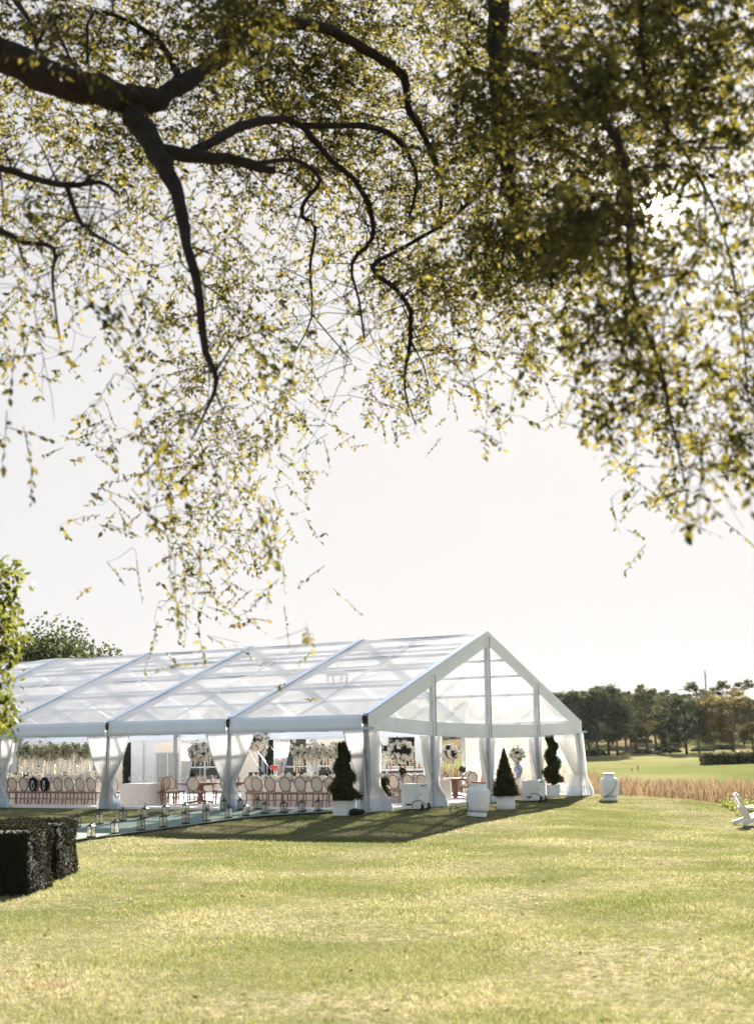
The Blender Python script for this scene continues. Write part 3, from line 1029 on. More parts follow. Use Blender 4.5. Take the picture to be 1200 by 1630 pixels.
MB().box(((x0 + x1) / 2, 3.0, BH - 0.1 + 0.09), (abs(x1 - x0), 6.6, 0.18)).build('roof', M['white_paint'], club)
MB().box(((bx(30) + bx(140)) / 2, -0.12, 2.55), (abs(bx(30) - bx(140)), 0.22, 0.16)).build('canopy_rail', M['table_wood'], club)


def leafy_box(root, name, m, cx, cy, z0, sx, sy, sz, n, size, roundness=0.12, jitter=0.04):
    """Leaves over the faces of a clipped block."""
    fa = np.array([sx * sz, sx * sz, sy * sz, sy * sz, sx * sy]); fa = fa / fa.sum()
    f = rng.choice(5, n, p=fa)
    u, v = rng.random(n) - .5, rng.random(n) - .5
    P = np.zeros((n, 3)); N = np.zeros((n, 3))
    for i, (ax, sg) in enumerate(((1, -1), (1, 1), (0, -1), (0, 1), (2, 1))):
        k = f == i
        if ax == 1: P[k] = np.stack([u[k] * sx, np.full(k.sum(), sg * sy / 2), v[k] * sz], 1)
        if ax == 0: P[k] = np.stack([np.full(k.sum(), sg * sx / 2), u[k] * sy, v[k] * sz], 1)
        if ax == 2: P[k] = np.stack([u[k] * sx, v[k] * sy, np.full(k.sum(), sz / 2)], 1)
        N[k, ax] = sg
    half = np.array([sx, sy, sz]) / 2
    q = np.abs(P) - (half - roundness)
    over = np.maximum(q, 0)
    ln = np.linalg.norm(over, axis=1, keepdims=True)
    sc = np.where(ln > roundness, roundness / np.maximum(ln, 1e-6), 1)
    Pn = np.sign(P) * (np.minimum(np.abs(P), half - roundness) + over * sc)
    Pn[:, 2] = np.where(P[:, 2] < -half[2] + roundness, P[:, 2], Pn[:, 2])
    bump = 0.03 * np.sin(Pn[:, :1] * 5 + Pn[:, 1:2] * 4 + Pn[:, 2:] * 6)
    Pn = Pn + N * (bump + rng.normal(size=(n, 1)) * jitter) + np.array([cx, cy, z0 + sz / 2])
    V_, F_ = small_cards(Pn, N + rng.normal(size=(n, 3)) * 0.7, size * (0.6 + 0.8 * rng.random(n)))
    o = link(name, np_mesh(name, V_, F_, m), root)
    o['kind'] = 'stuff'
    return o


for (p0, p1, lab) in ((195, 212, 'narrow dark ivy panel beside the white pilaster behind the tent'), (412, 436, 'dark clipped hedge panel behind the band equipment'), (622, 664, 'broad dark boxwood panel between two white columns behind the bar')):
    x0, x1 = sorted((bx(p0), bx(p1)))
    w = x1 - x0 - 0.04
    t = thing('hedge_panel', lab, 'hedge', T((x0 + x1) / 2, BV + 0.12), YAW)
    MB().box((0, 0, BH / 2 - 0.1), (w - 0.1, 0.16, BH - 0.1)).build('core', M['hedge_core'], t)
    leafy_box(t, 'foliage', M['box_leaf'], 0, 0, -0.08, w, 0.26, BH - 0.06, int(1100 * w), 0.11, 0.05, 0.02)

# ------------------------------------------------------------------ trees
def make_tree(name, kind_mat, height, crown_w, trunk_h, n_cl, n_leaf, leaf, seed, spread=1.0, trunk_r=0.22):
    """Trunk with limbs, crown of leaf clumps with gaps. Returns the root Empty at the origin."""
    r_ = np.random.default_rng(seed); random.seed(seed)
    root = thing(name, '', 'tree')
    mb = MB()
    pts = [(0, 0, -0.3)]
    for i in range(1, 7):
        f = i / 6
        pts.append((r_.normal() * 0.15 * f, r_.normal() * 0.15 * f, height * 0.86 * f))
    mb.tube(pts, [trunk_r * (1.25 if i == 0 else (1 - 0.13 * i)) for i in range(7)], 8)
    cen = []
    for i in range(n_cl):
        f = r_.random() ** 0.85
        z = trunk_h + (height - trunk_h) * f
        prof = math.sin(math.pi * min(1, max(0.08, 0.12 + 0.80 * f))) ** 0.7
        a = r_.random() * 2 * math.pi
        rad = crown_w / 2 * prof * (0.25 + 0.75 * math.sqrt(r_.random())) * spread
        c = np.array([rad * math.cos(a), rad * math.sin(a), z + r_.normal() * 0.3])
        cen.append(c)
        if i % 2 == 0:
            zb = max(trunk_h * 0.7, z - rad * 0.7 - 0.5)
            fb = zb / (height * 0.86)
            mid = np.array([c[0] * .45, c[1] * .45, (zb + c[2]) / 2 + 0.3])
            mb.tube([(0, 0, zb), mid, c], [trunk_r * 0.42 * (1 - fb * .6), trunk_r * .25 * (1 - fb * .5), 0.03], 5)
    mb.build('trunk', M['far_bark'], root)
    cen = np.array(cen)
    cl = r_.integers(0, n_cl, n_leaf)
    rad = crown_w * 0.12 * (0.6 + 0.8 * r_.random(n_cl))
    d = unit(r_.normal(size=(n_leaf, 3))) * (r_.random((n_leaf, 1)) ** 0.45) * rad[cl][:, None] * np.array([1.15, 1.15, 0.75])
    P = cen[cl] + d
    V_, F_ = small_cards(P, unit(d) + r_.normal(size=(n_leaf, 3)) * 0.8, leaf * (0.6 + 0.8 * r_.random(n_leaf)), 0.7)
    c = link('crown', np_mesh('crown', V_, F_, kind_mat), root)
    c['kind'] = 'stuff'
    return root


protos = {
    'dark': make_tree('woodland_tree', M['far_leaf_dark'], 11, 7.6, 2.6, 60, 8200, 0.34, 3),
    'darkb': make_tree('woodland_tree', M['far_leaf_dark'], 11, 6.4, 3.2, 50, 6800, 0.34, 5),
    'oval': make_tree('woodland_tree', M['far_leaf_dark'], 10, 7.0, 1.3, 60, 9000, 0.33, 9),
    'olive': make_tree('woodland_tree', M['far_leaf_olive'], 11, 6.8, 2.9, 44, 6000, 0.33, 11),
    'gold': make_tree('woodland_tree', M['far_leaf_gold'], 10, 8.5, 2.0, 56, 8000, 0.33, 14),
    'thin': make_tree('woodland_tree', M['far_leaf_olive'], 12, 5.5, 5.0, 26, 2000, 0.45, 17),
}
proto_h = dict(dark=11, darkb=11, oval=10, olive=11, gold=10, thin=12)
used = set()


def plant(kind, px, top, base_d, label, wide=1.0, rz=None, group='trees at the far side of the golf course'):
    d = ray(px, 1195); p = EYE + d * (base_d / d[1])
    z = Gz(p[0], p[1])
    tip = at(px, top + random.gauss(0, 4), base_d)
    s = (tip[2] - z) / (proto_h[kind] * 1.02)
    o = protos[kind]
    if kind not in used:
        used.add(kind); c = o
        c['label'] = label; c['group'] = group
        c.location = (p[0], p[1], z)
        c.rotation_euler = (0, 0, rz if rz is not None else random.random() * 6)
    else:
        c = dup(o, (p[0], p[1], z), rz if rz is not None else random.random() * 6, label, group)
    c.scale = (s * wide, s * wide, s)
    return c


random.seed(4)
far_trees = [
    ('dark', 893, 1104, 216, 1.0, 'dark tree beside the right slope of the tent gable'),
    ('darkb', 906, 1099, 226, 1.1, 'dark narrow tree just right of the tent gable'),
    ('dark', 922, 1098, 212, 1.0, 'tall dark tree second in the dense wood right of the tent'),
    ('darkb', 938, 1103, 222, 1.1, 'dark tree with bare double trunk in the dense wood right of the tent'),
    ('darkb', 950, 1097, 208, 1.1, 'dark tree in the middle of the dense wood above the far tank'),
    ('dark', 968, 1096, 214, 1.05, 'tallest dark tree of the dense wood above the white tank'),
    ('darkb', 982, 1101, 206, 1.0, 'dark straight trunk at the right end of the dense wood'),
    ('olive', 996, 1103, 232, 1.1, 'lighter olive tree at the right edge of the dense wood'),
    ('olive', 1012, 1106, 240, 1.1, 'olive tree above the sandy clearing, left one'),
    ('olive', 1030, 1100, 226, 1.0, 'single open olive tree standing before the sandy clearing'),
    ('darkb', 1044, 1102, 244, 1.1, 'slim dark tree behind the sandy clearing, right one'),
    ('oval', 1066, 1124, 214, 0.9, 'smaller brownish rounded tree left of the big oval dark tree'),
    ('oval', 1092, 1108, 208, 1.05, 'big oval dark tree with low crown on the golf course'),
    ('darkb', 1112, 1112, 218, 1.0, 'dark tree with lit gaps right of the big oval tree'),
    ('gold', 1136, 1112, 210, 0.85, 'golden tree, left one of the two broad golden trees'),
    ('gold', 1166, 1103, 205, 1.0, 'broadest golden tree near the right edge of the picture'),
    ('olive', 1198, 1112, 204, 1.0, 'olive tree cut by the right edge of the picture'),
    ('thin', 1108, 1092, 285, 1.2, 'tall thin tree rising behind the big oval tree near the mast'),
    ('thin', 1132, 1097, 295, 1.2, 'tall thin tree right of the mast behind the golden trees'),
    ('thin', 1156, 1089, 290, 1.3, 'feathery tall tree standing highest behind the golden trees'),
    ('thin', 1186, 1090, 285, 1.3, 'feathery tall tree at the right behind the golden trees'),
    ('olive', 1072, 1101, 300, 1.3, 'pale distant tree seen above the smaller rounded tree'),
    ('darkb', 888, 1116, 250, 1.3, 'shorter dark tree in the second row just right of the gable'),
    ('dark', 914, 1112, 256, 1.3, 'shaded tree in the second row of the dense wood'),
    ('olive', 944, 1110, 262, 1.4, 'pale olive tree in the second row of the dense wood'),
    ('dark', 976, 1114, 258, 1.3, 'shaded second row tree above the lone white tank'),
    ('oval', 1004, 1128, 254, 1.1, 'rounded lower tree in the second row left of the clearing'),
    ('darkb', 1022, 1120, 268, 1.2, 'dark second row tree above the sandy clearing'),
    ('dark', 1056, 1114, 262, 1.3, 'dark second row tree between the open olive tree and the oval tree'),
    ('oval', 1124, 1130, 256, 1.2, 'rounded second row tree between the oval and golden trees'),
    ('dark', 1148, 1120, 262, 1.3, 'dark second row tree between the two golden trees'),
    ('oval', 1184, 1126, 252, 1.2, 'rounded dark tree in the second row near the right edge'),
]
for k_, px_, top_, d_, w_, lab_ in far_trees:
    plant(k_, px_, top_, d_, lab_, w_)

# feathery tree behind the left end of the tent
lt = make_tree('broad_tree', M['far_leaf_dark'], 11.5, 19, 4.0, 120, 36000, 0.32, 23, trunk_r=0.3)
p = at(16, 1200, 92)
lt.location = (p[0], p[1], Gz(p[0], p[1])); lt.scale = (.80, .80, .82)
tag(lt, 'feathery dark olive tree rising behind the left end of the tent roof', 'tree')

# forest on the far slope, one mass
n_c = 620
cx = -330 + 700 * rng.random(n_c); cy = 292 + 158 * rng.random(n_c) + 40 * (cx > 75)
cz = G(cx, cy)
cr = 3.0 + 2.5 * rng.random(n_c)
hc = 4 + 3.5 * rng.random(n_c)
nl = 48000
cl = rng.integers(0, n_c, nl)
d = unit(rng.normal(size=(nl, 3))) * (rng.random((nl, 1)) ** .4) * cr[cl][:, None]
d[:, 2] *= 1.1
P = np.stack([cx[cl], cy[cl], cz[cl] + hc[cl] * 0.6], 1) + d
V_, F_ = small_cards(P, d + rng.normal(size=(nl, 3)), 1.1 + 0.9 * rng.random(nl), .8)
tag(link('forest', np_mesh('forest', V_, F_, M['far_leaf_dark'])), 'dark distant wood on the far slope behind the golf course', 'forest', kind='stuff')

# dark understorey bushes under the dense wood
bush = thing('bush', 'low dark bush under the dense wood, left one', 'bush', group='bushes under the far trees')
nb = 900
d = unit(rng.normal(size=(nb, 3))) * (rng.random((nb, 1)) ** .35) * np.array([2.2, 1.4, 0.9]); d[:, 2] = np.abs(d[:, 2])
V_, F_ = small_cards(d, d + rng.normal(size=(nb, 3)), 0.35 + 0.25 * rng.random(nb), .8)
link('foliage', np_mesh('foliage', V_, F_, M['far_leaf_dark']), bush)['kind'] = 'stuff'
MB().tube([(0, 0, -.2), (0.1, 0, 0.6)], [0.12, 0.05], 6).build('stem', M['far_bark'], bush)
spots = [(905, 1207, 'low dark bush under the dense wood beside the tent'), (945, 1207, 'low dark bush among the trunks above the far tank'), (1028, 1208, 'small dark bush at the foot of the open olive tree'), (1062, 1206, 'dark bush left of the big oval tree'), (1118, 1205, 'dark bush right of the big oval tree'), (1150, 1205, 'dark bush between the golden trunks'), (1020, 1190, 'wide dark bush on the sandy clearing')]
for i, (px_, py_, lab_) in enumerate(spots):
    dd = 206 + 6 * i if i < 6 else 262
    p = at(px_, py_, dd)
    loc = (p[0], p[1], Gz(p[0], p[1]))
    if i == 0:
        bush.location = loc; bush['label'] = lab_
    else:
        dup(bush, loc, i, lab_, scale=(1.0 + 0.25 * (i % 3), 1.2, 0.8 + 0.25 * (i % 2)))

# shaded bank on the fairway at the right, built as a dark hedge
p0, p1 = at(1118, 1215, 150), at(1235, 1215, 150)
hz = thing('shaded_bank_hedge', 'long dark hedge standing in for a shaded fairway bank behind the red marker', 'hedge', ((p0[0] + p1[0]) / 2, 150, Gz((p0[0] + p1[0]) / 2, 150)))
MB().box((0, 0, 0.4), (p1[0] - p0[0] - .4, 2.2, 1.1), taper=0.9).build('core', M['hedge_core'], hz)
leafy_box(hz, 'foliage', M['far_leaf_olive'], 0, 0, -0.25, p1[0] - p0[0], 2.6, 1.35, 3600, 0.28, 0.3, 0.1)

# mast, marker and flag stick on the golf course
p = at(1121, 1067, 460)
b = Gz(p[0], p[1])
mast = thing('radio_mast', 'thin grey mast rising above the far trees', 'mast', (p[0], p[1], b))
MB().tube([(0, 0, -1), (0, 0, p[2] - b)], [0.42, 0.2], 6).build('pole', M['post'], mast)
MB().bar((-0.9, 0, p[2] - b - 1.6), (0.9, 0, p[2] - b - 1.6), 0.1, 0.12).build('cross_arm', M['post'], mast)
p = at(1148.6, 1223, 135)
mk = thing('course_marker', 'round red marker on the fairway before the dark bank', 'marker', (p[0], p[1], Gz(p[0], p[1])))
zc = at(1148.6, 1220.5, 135)[2] - Gz(p[0], p[1])
MB().blob((0, 0, zc), 0.15, 12, 8).build('ball', M['flag_red'], mk)
MB().tube([(0, 0, -.1), (0, 0, zc)], 0.03, 6).build('stake', M['white_paint'], mk)
for px_, py_, lab_ in ((1005, 1230, 'short dark stake with red top on the fairway, left one'), (1015, 1226, 'tiny red topped stake on the fairway, right one')):
    p = at(px_, py_, 120)
    z0 = Gz(p[0], p[1]); zt = p[2] + 0.22 - z0
    st = thing('stake', lab_, 'stake', (p[0], p[1], z0))
    MB().tube([(0, 0, -.1), (0, 0, zt)], 0.035, 6).build('shaft', M['black'], st)
    MB().tube([(0, 0, zt), (0, 0, zt + 0.16)], 0.06, 6).build('top', M['flag_red'], st)

# ------------------------------------------------------------------ hedges at the left
for (px_, py_, wx, lab_) in ((50, 1426, 6.0, 'nearer dark clipped hedge at the left edge of the lawn'), (96, 1401, 5.6, 'farther dark clipped hedge behind the nearer one at left')):
    g = on_ground(px_, py_)
    t = thing('box_hedge', lab_, 'hedge', (g[0] - wx / 2, g[1] + 0.8, g[2]), 0.0)
    top = at(px_, 1317 if px_ < 80 else 1306, g[1])[2] - g[2]
    t.scale = (1, 1, 1)
    MB().box((0, 0, top / 2 - 0.05), (wx - .2, 1.35, top - .1)).build('core', M['hedge_core'], t)
    leafy_box(t, 'foliage', M['hedge_leaf'], 0, 0, -0.02, wx, 1.6, top, 60000, 0.036, 0.16, 0.018)

# ------------------------------------------------------------------ mint carpet
lowp = [(60, 1349), (118, 1341), (160, 1335.5), (200, 1330), (250, 1323), (300, 1316.5), (345, 1310), (391, 1303.5), (450, 1299), (500, 1296), (545, 1293.5)]
upp = [(60, 1322), (118, 1316), (160, 1311.5), (200, 1307), (264, 1300), (300, 1296.5), (335, 1293), (362, 1291), (410, 1290), (470, 1290), (545, 1290)]
A_ = np.array([on_ground(*q)[:2] for q in lowp]); B_ = np.array([on_ground(*q)[:2] for q in upp])
mb = MB()
nu = 90


def carpet_pt(u, v):
    a_ = np.array([np.interp(u, np.linspace(0, 1, len(A_)), A_[:, i]) for i in (0, 1)])
    b_ = np.array([np.interp(u, np.linspace(0, 1, len(B_)), B_[:, i]) for i in (0, 1)])
    q = a_ + (b_ - a_) * v
    return (q[0], q[1], Gz(*q) + 0.055 + 0.004 * math.sin(u * 60))


mb.grid(carpet_pt, nu, 12)
cp = mb.build('carpet', M['carpet'])
cp.modifiers.new('thickness', 'SOLIDIFY').thickness = 0.012
tag(cp, 'pale mint green carpet runner leading over the grass to the tent', 'carpet')

# ------------------------------------------------------------------ lanterns
def make_lantern():
    t = thing('lantern', '', 'lantern', group='candle lanterns along the mint carpet')
    w, h = 0.17, 0.30
    MB().box((0, 0, 0.012), (0.20, 0.20, 0.024)).build('base', M['black'], t)
    mb = MB()
    for i in (-1, 1):
        for j in (-1, 1):
            mb.box((i * w / 2, j * w / 2, 0.024 + h / 2), (0.011, 0.011, h))
    for z in (0.034, 0.024 + h):
        for i in (-1, 1):
            mb.box((i * w / 2, 0, z), (0.012, w, 0.012)); mb.box((0, i * w / 2, z), (w, 0.012, 0.012))
    mb.build('frame', M['black'], t)
    for i in (-1, 1):
        MB().box((i * w / 2, 0, 0.03 + h / 2), (0.003, w - .015, h - .02)).build('pane', M['glass_thin'], t)
        MB().box((0, i * w / 2, 0.03 + h / 2), (w - .015, 0.003, h - .02)).build('pane', M['glass_thin'], t)
    MB().box((0, 0, 0.024 + h + 0.035), (0.20, 0.20, 0.06), taper=0.32).build('roof', M['black'], t)
    MB().box((0, 0, 0.024 + h + 0.085), (0.06, 0.06, 0.05), taper=0.6).build('chimney', M['black'], t)
    MB().tube([(0.045 * math.cos(a), 0, 0.024 + h + 0.15 + 0.045 * math.sin(a)) for a in np.linspace(0, 2 * math.pi, 13)], 0.006, 5).build('ring', M['black'], t)
    c = MB().lathe([(0.042, 0.024), (0.042, 0.175), (0.034, 0.182)], n=12).build('candle', M['wax'], t)
    MB().tube([(0, 0, 0.18), (0, 0, 0.20)], 0.004, 4).build('wick', M['black'], c)
    return t


lan = make_lantern()
front = [(145.7, 1336.5), (183, 1330.5), (225, 1325), (260, 1320), (296, 1314.5), (329, 1310), (364.5, 1305), (391.7, 1301.5), (422, 1298.5), (452, 1297), (481, 1295.5), (507, 1294)]
back = [(123, 1320), (159, 1315), (196, 1310), (231.7, 1305.5), (264, 1302), (296, 1299), (328, 1296.5), (357, 1293), (383, 1292), (410, 1291)]
first = True
for row, nm in ((front, 'front'), (back, 'back')):
    for i, (px_, py_) in enumerate(row):
        g = on_ground(px_, py_)
        inside = False
        lab_ = 'black candle lantern, ' + ORD[i] + ' from the left in the ' + nm + ' row along the mint carpet'
        loc = (g[0], g[1], g[2] + 0.058)
        rz = YAW + 0.4 * (random.random() - .5)
        if first:
            lan.location = loc; lan.rotation_euler = (0, 0, rz); lan['label'] = lab_; first = False; lan.scale = (.9, .9, .9)
        else:
            dup(lan, loc, rz, lab_, scale=.9)

# ------------------------------------------------------------------ dining chairs
def make_chair():
    t = thing('dining_chair', '', 'chair')
    W_, D_ = 0.46, 0.44
    mb = MB()
    mb.grid(lambda u, v: ((u - .5) * W_, (v - .5) * D_, 0.47 + 0.035 * (1 - (2 * u - 1) ** 4) * (1 - (2 * v - 1) ** 4)), 7, 7)
    mb.build('seat', M['linen'], t)
    MB().box((0, 0, 0.435), (W_, D_, 0.07)).build('seat_frame', M['wood'], t)
    for i in (-1, 1):
        MB().tube([(i * 0.2, 0.19, 0.40), (i * 0.2, 0.19, 0.22), (i * 0.2, 0.19, 0)], [0.026, 0.022, 0.014], 7).build('leg', M['wood'], t)
        MB().tube([(i * 0.19, -0.19, 0.46), (i * 0.19, -0.20, 0.22), (i * 0.19, -0.26, 0)], [0.026, 0.022, 0.016], 7).build('leg', M['wood'], t)
    MB().bar((-0.19, -0.21, 0.20), (0.19, -0.21, 0.20), 0.022, 0.022).bar((-0.2, 0.19, 0.20), (0.2, 0.19, 0.20), 0.022, 0.022).build('stretcher', M['wood'], t)

    def bp(a, k=1.0):
        z = 0.745 + 0.245 * k * math.sin(a)
        return (0.215 * k * math.cos(a), -0.20 - 0.20 * (z - 0.46), z)
    ring = MB().tube([bp(a) for a in np.linspace(0, 2 * math.pi, 25)], 0.024, 6, cap=False)
    for i in (-1, 1):
        ring.tube([(i * 0.19, -0.19, 0.45), (i * 0.15, -0.205, 0.52), (i * 0.12, -0.216, 0.545)], 0.022, 6)
    ring.build('back_frame', M['wood'], t)
    mb = MB()
    ps = [bp(a, 0.94) for a in np.linspace(0, 2 * math.pi, 25)[:-1]]
    c = np.mean(ps, 0)
    for off in (-0.022, 0.022):
        vs = [(c[0], c[1] + off * 1.6, c[2])] + [(p_[0], p_[1] + off * 0.3, p_[2]) for p_ in ps]
        fs = [(0, 1 + i, 1 + (i + 1) % 24) for i in range(24)]
        mb.add(vs, fs if off > 0 else [f[::-1] for f in fs], True)
    mb.build('back_panel', M['linen'], t)
    return t


chair0 = make_chair()
chair_first = [True]


def chair(x, y, rz, label, group, scale=1.0):
    loc = T(x, y, FH)
    if chair_first[0]:
        chair_first[0] = False
        c = chair0; c.location = tuple(loc); c.rotation_euler = (0, 0, YAW + rz); c['label'] = label; c['group'] = group
        c.scale = (scale,) * 3
        return c
    return dup(chair0, loc, YAW + rz, label, group, scale)


# ------------------------------------------------------------------ flowers and table things
def blossoms(mb, pts, r0, r1):
    for p_ in pts:
        mb.blob(p_, r0 + (r1 - r0) * random.random(), 6, 4)


def leaves_around(root, pts, n, size, m, name='foliage'):
    pts = np.array(pts)
    P = pts[rng.integers(0, len(pts), n)] + rng.normal(size=(n, 3)) * 0.07
    V_, F_ = small_cards(P, rng.normal(size=(n, 3)), size * (0.6 + .8 * rng.random(n)), .5)
    o = link(name, np_mesh(name, V_, F_, m), root); o['kind'] = 'stuff'
    return o


def strands(mb, tops, l0, l1, r_=0.04):
    """Trailing wisteria-like strands of small blooms."""
    for p_ in tops:
        L_ = l0 + (l1 - l0) * random.random()
        k = int(L_ / 0.07)
        for i in range(k):
            f = i / max(1, k)
            mb.blob((p_[0] + random.gauss(0, .012), p_[1] + random.gauss(0, .012), p_[2] - f * L_), r_ * (1.15 - 0.75 * f), 5, 4)


def flower_ball(label, loc, base_h, R_, stand='clear', trail=True, name='flower_centrepiece'):
    """Ball of white blooms on a tall stand; base at loc, ball centre base_h above."""
    t = thing(name, label, 'flowers', loc, YAW)
    pts = [tuple(unit(rng.normal(size=3)) * R_ * (0.75 + 0.25 * rng.random()) * np.array([1.1, 1.1, .85]) + np.array([0, 0, base_h])) for _ in range(80)]
    mb = MB(); blossoms(mb, pts, 0.06, 0.105)
    o = mb.build('blooms', M['petal'], t); o['kind'] = 'stuff'
    MB().blob((0, 0, base_h), R_ * 0.78, 10, 8).build('core', M['hedge_core'], t)
    leaves_around(t, pts, 260, 0.10, M['box_leaf'])
    if trail:
        mb = MB()
        tops = [(R_ * .9 * math.cos(a), R_ * .9 * math.sin(a), base_h - R_ * .35) for a in np.linspace(0, 6.28, 10)[:-1]]
        strands(mb, tops, 0.25, 0.55)
        o = mb.build('trailing_blooms', M['petal'], t); o['kind'] = 'stuff'
    if base_h > 0.6:
        MB().lathe([(0.11, 0), (0.11, 0.015), (0.03, 0.04), (0.022, base_h - R_ * .7), (0.07, base_h - R_ * .55)], n=12).build('stand', M['gold'] if stand == 'gold' else M['glass_thin'], t)
    else:
        MB().lathe([(0.05, 0), (0.09, 0.05), (0.07, max(0.1, base_h - R_ * .7))], n=12).build('vase', M['porcelain'], t)
    return t


def garland(label, x0, x1, y, h, table_h, n_st, m=M['petal'], drop=(0.25, 0.5), R_=0.22):
    """Long raised flower runner on slim stands standing on a table."""
    c = (x0 + x1) / 2
    t = thing('flower_garland', label, 'flowers', T(c, y, FH + table_h), YAW)
    L_ = abs(x1 - x0)
    hh = h - table_h
    pts = [((random.random() - .5) * L_, random.gauss(0, R_ * .45), hh + random.gauss(0, R_ * .5)) for _ in range(int(L_ * 48))]
    mb = MB(); blossoms(mb, pts, 0.06, 0.11)
    o = mb.build('blooms', m, t); o['kind'] = 'stuff'
    mb = MB()
    strands(mb, [((i / (L_ * 13) - .5) * L_, random.gauss(0, .12), hh - R_ * .5) for i in range(int(L_ * 13))], *drop, .05)
    o = mb.build('trailing_blooms', M['petal'], t); o['kind'] = 'stuff'
    leaves_around(t, pts, int(L_ * 170), 0.11, M['box_leaf'])
    MB().bar((-L_ / 2, 0, hh - 0.05), (L_ / 2, 0, hh - 0.05), 0.10, 0.05).build('rail', M['gold'], t)
    for i in range(n_st):
        x = (i / (n_st - 1) - .5) * (L_ - .3)
        MB().lathe([(0.09, 0), (0.09, 0.012), (0.012, 0.03), (0.012, hh - .08)], (x, 0, 0), 10).build('stand', M['gold'], t)
    return t


def low_flowers(label, x, y, h, w, n):
    t = thing('flower_bowl', label, 'flowers', T(x, y, FH + h), YAW, 'low white flower bowls on the tables')
    pts = [(random.gauss(0, w * .3), random.gauss(0, 0.10), 0.10 + abs(random.gauss(0, .07 if n < 24 else .13))) for _ in range(n)]
    mb = MB(); blossoms(mb, pts, 0.05, 0.085)
    mb.build('blooms', M['petal'], t)['kind'] = 'stuff'
    leaves_around(t, pts, 40, 0.09, M['box_leaf'])
    MB().lathe([(0.06, 0), (0.12, 0.04), (0.14, 0.09)], n=12).build('bowl', M['porcelain'], t)
    return t


def ball_topiary(label, x, y, h, stem=0.22, r_=0.10):
    t = thing('ball_topiary', label, 'topiary', T(x, y, FH + h), YAW, 'small ball topiaries on the tables')
    nb = 420
    d = unit(rng.normal(size=(nb, 3)))
    V_, F_ = small_cards(d * r_ * (0.85 + .25 * rng.random((nb, 1))) + np.array([0, 0, 0.12 + stem + r_ * .7]), d + rng.normal(size=(nb, 3)) * .5, 0.04 + .03 * rng.random(nb), .7)
    link('foliage', np_mesh('foliage', V_, F_, M['box_leaf']), t)['kind'] = 'stuff'
    MB().tube([(0, 0, 0.09), (0, 0, 0.12 + stem + r_ * .7)], 0.01, 5).build('stem', M['wood'], t)
    MB().lathe([(0.05, 0), (0.07, 0.11), (0.06, 0.11)], n=12).build('pot', M['porcelain'], t)
    return t


def cloth_box(label, cx, cy, sx, sy, h, rz=0.0, name='tablecloth'):
    t = tag(MB().build(name, M['cloth']), label, 'tablecloth') if False else None
    mb = MB()
    per = 2 * (sx + sy)

    def rim(u, v):
        s = u * per
        if s < sx: p = (-sx / 2 + s, -sy / 2, 0, -1)
        elif s < sx + sy: p = (sx / 2, -sy / 2 + s - sx, 1, 0)
        elif s < 2 * sx + sy: p = (sx / 2 - (s - sx - sy), sy / 2, 0, 1)
        else: p = (-sx / 2, sy / 2 - (s - 2 * sx - sy), -1, 0)
        fl_ = 0.012 + 0.05 * v + 0.022 * v * math.sin(s * 14 + 1.5 * math.sin(s * 3))
        return (p[0] + p[2] * fl_, p[1] + p[3] * fl_, h - (h - 0.01) * v)
    mb.grid(rim, int(per * 14), 6, wrap=True)
    mb.add([(-sx / 2 - .012, -sy / 2 - .012, h + .002), (sx / 2 + .012, -sy / 2 - .012, h + .002), (sx / 2 + .012, sy / 2 + .012, h + .002), (-sx / 2 - .012, sy / 2 + .012, h + .002)], [(0, 1, 2, 3)])
    o = mb.build(name, M['cloth'])
    o.location = tuple(T(cx, cy, FH)); o.rotation_euler = (0, 0, YAW + rz)
    return tag(o, label, 'tablecloth')


def table_under(label, cx, cy, sx, sy, h, rz=0.0):
    t = thing('banquet_table', label, 'table', T(cx, cy, FH), YAW + rz)
    MB().box((0, 0, h - 0.03), (sx - .02, sy - .02, 0.04)).build('tabletop', M['table_wood'], t)
    for i in (-1, 1):
        for j in (-1, 1):
            MB().box((i * (sx / 2 - .12), j * (sy / 2 - .12), (h - .05) / 2), (0.05, 0.05, h - .05)).build('leg', M['table_wood'], t)
    return t


glass0 = None


def glass(x, y, h, label, group):
    global glass0
    loc = T(x, y, FH + h + 0.004)
    if glass0 is None:
        glass0 = MB().lathe([(0.038, 0.0), (0.036, 0.006), (0.006, 0.012), (0.006, 0.09), (0.034, 0.13), (0.042, 0.19), (0.036, 0.24)], n=8, cap=False).build('wine_glass', M['glass_thin'])
        tag(glass0, label, 'wine glass', group); glass0.location = tuple(loc)
    else:
        dup(glass0, loc, 0, label, group)


TH = 0.76
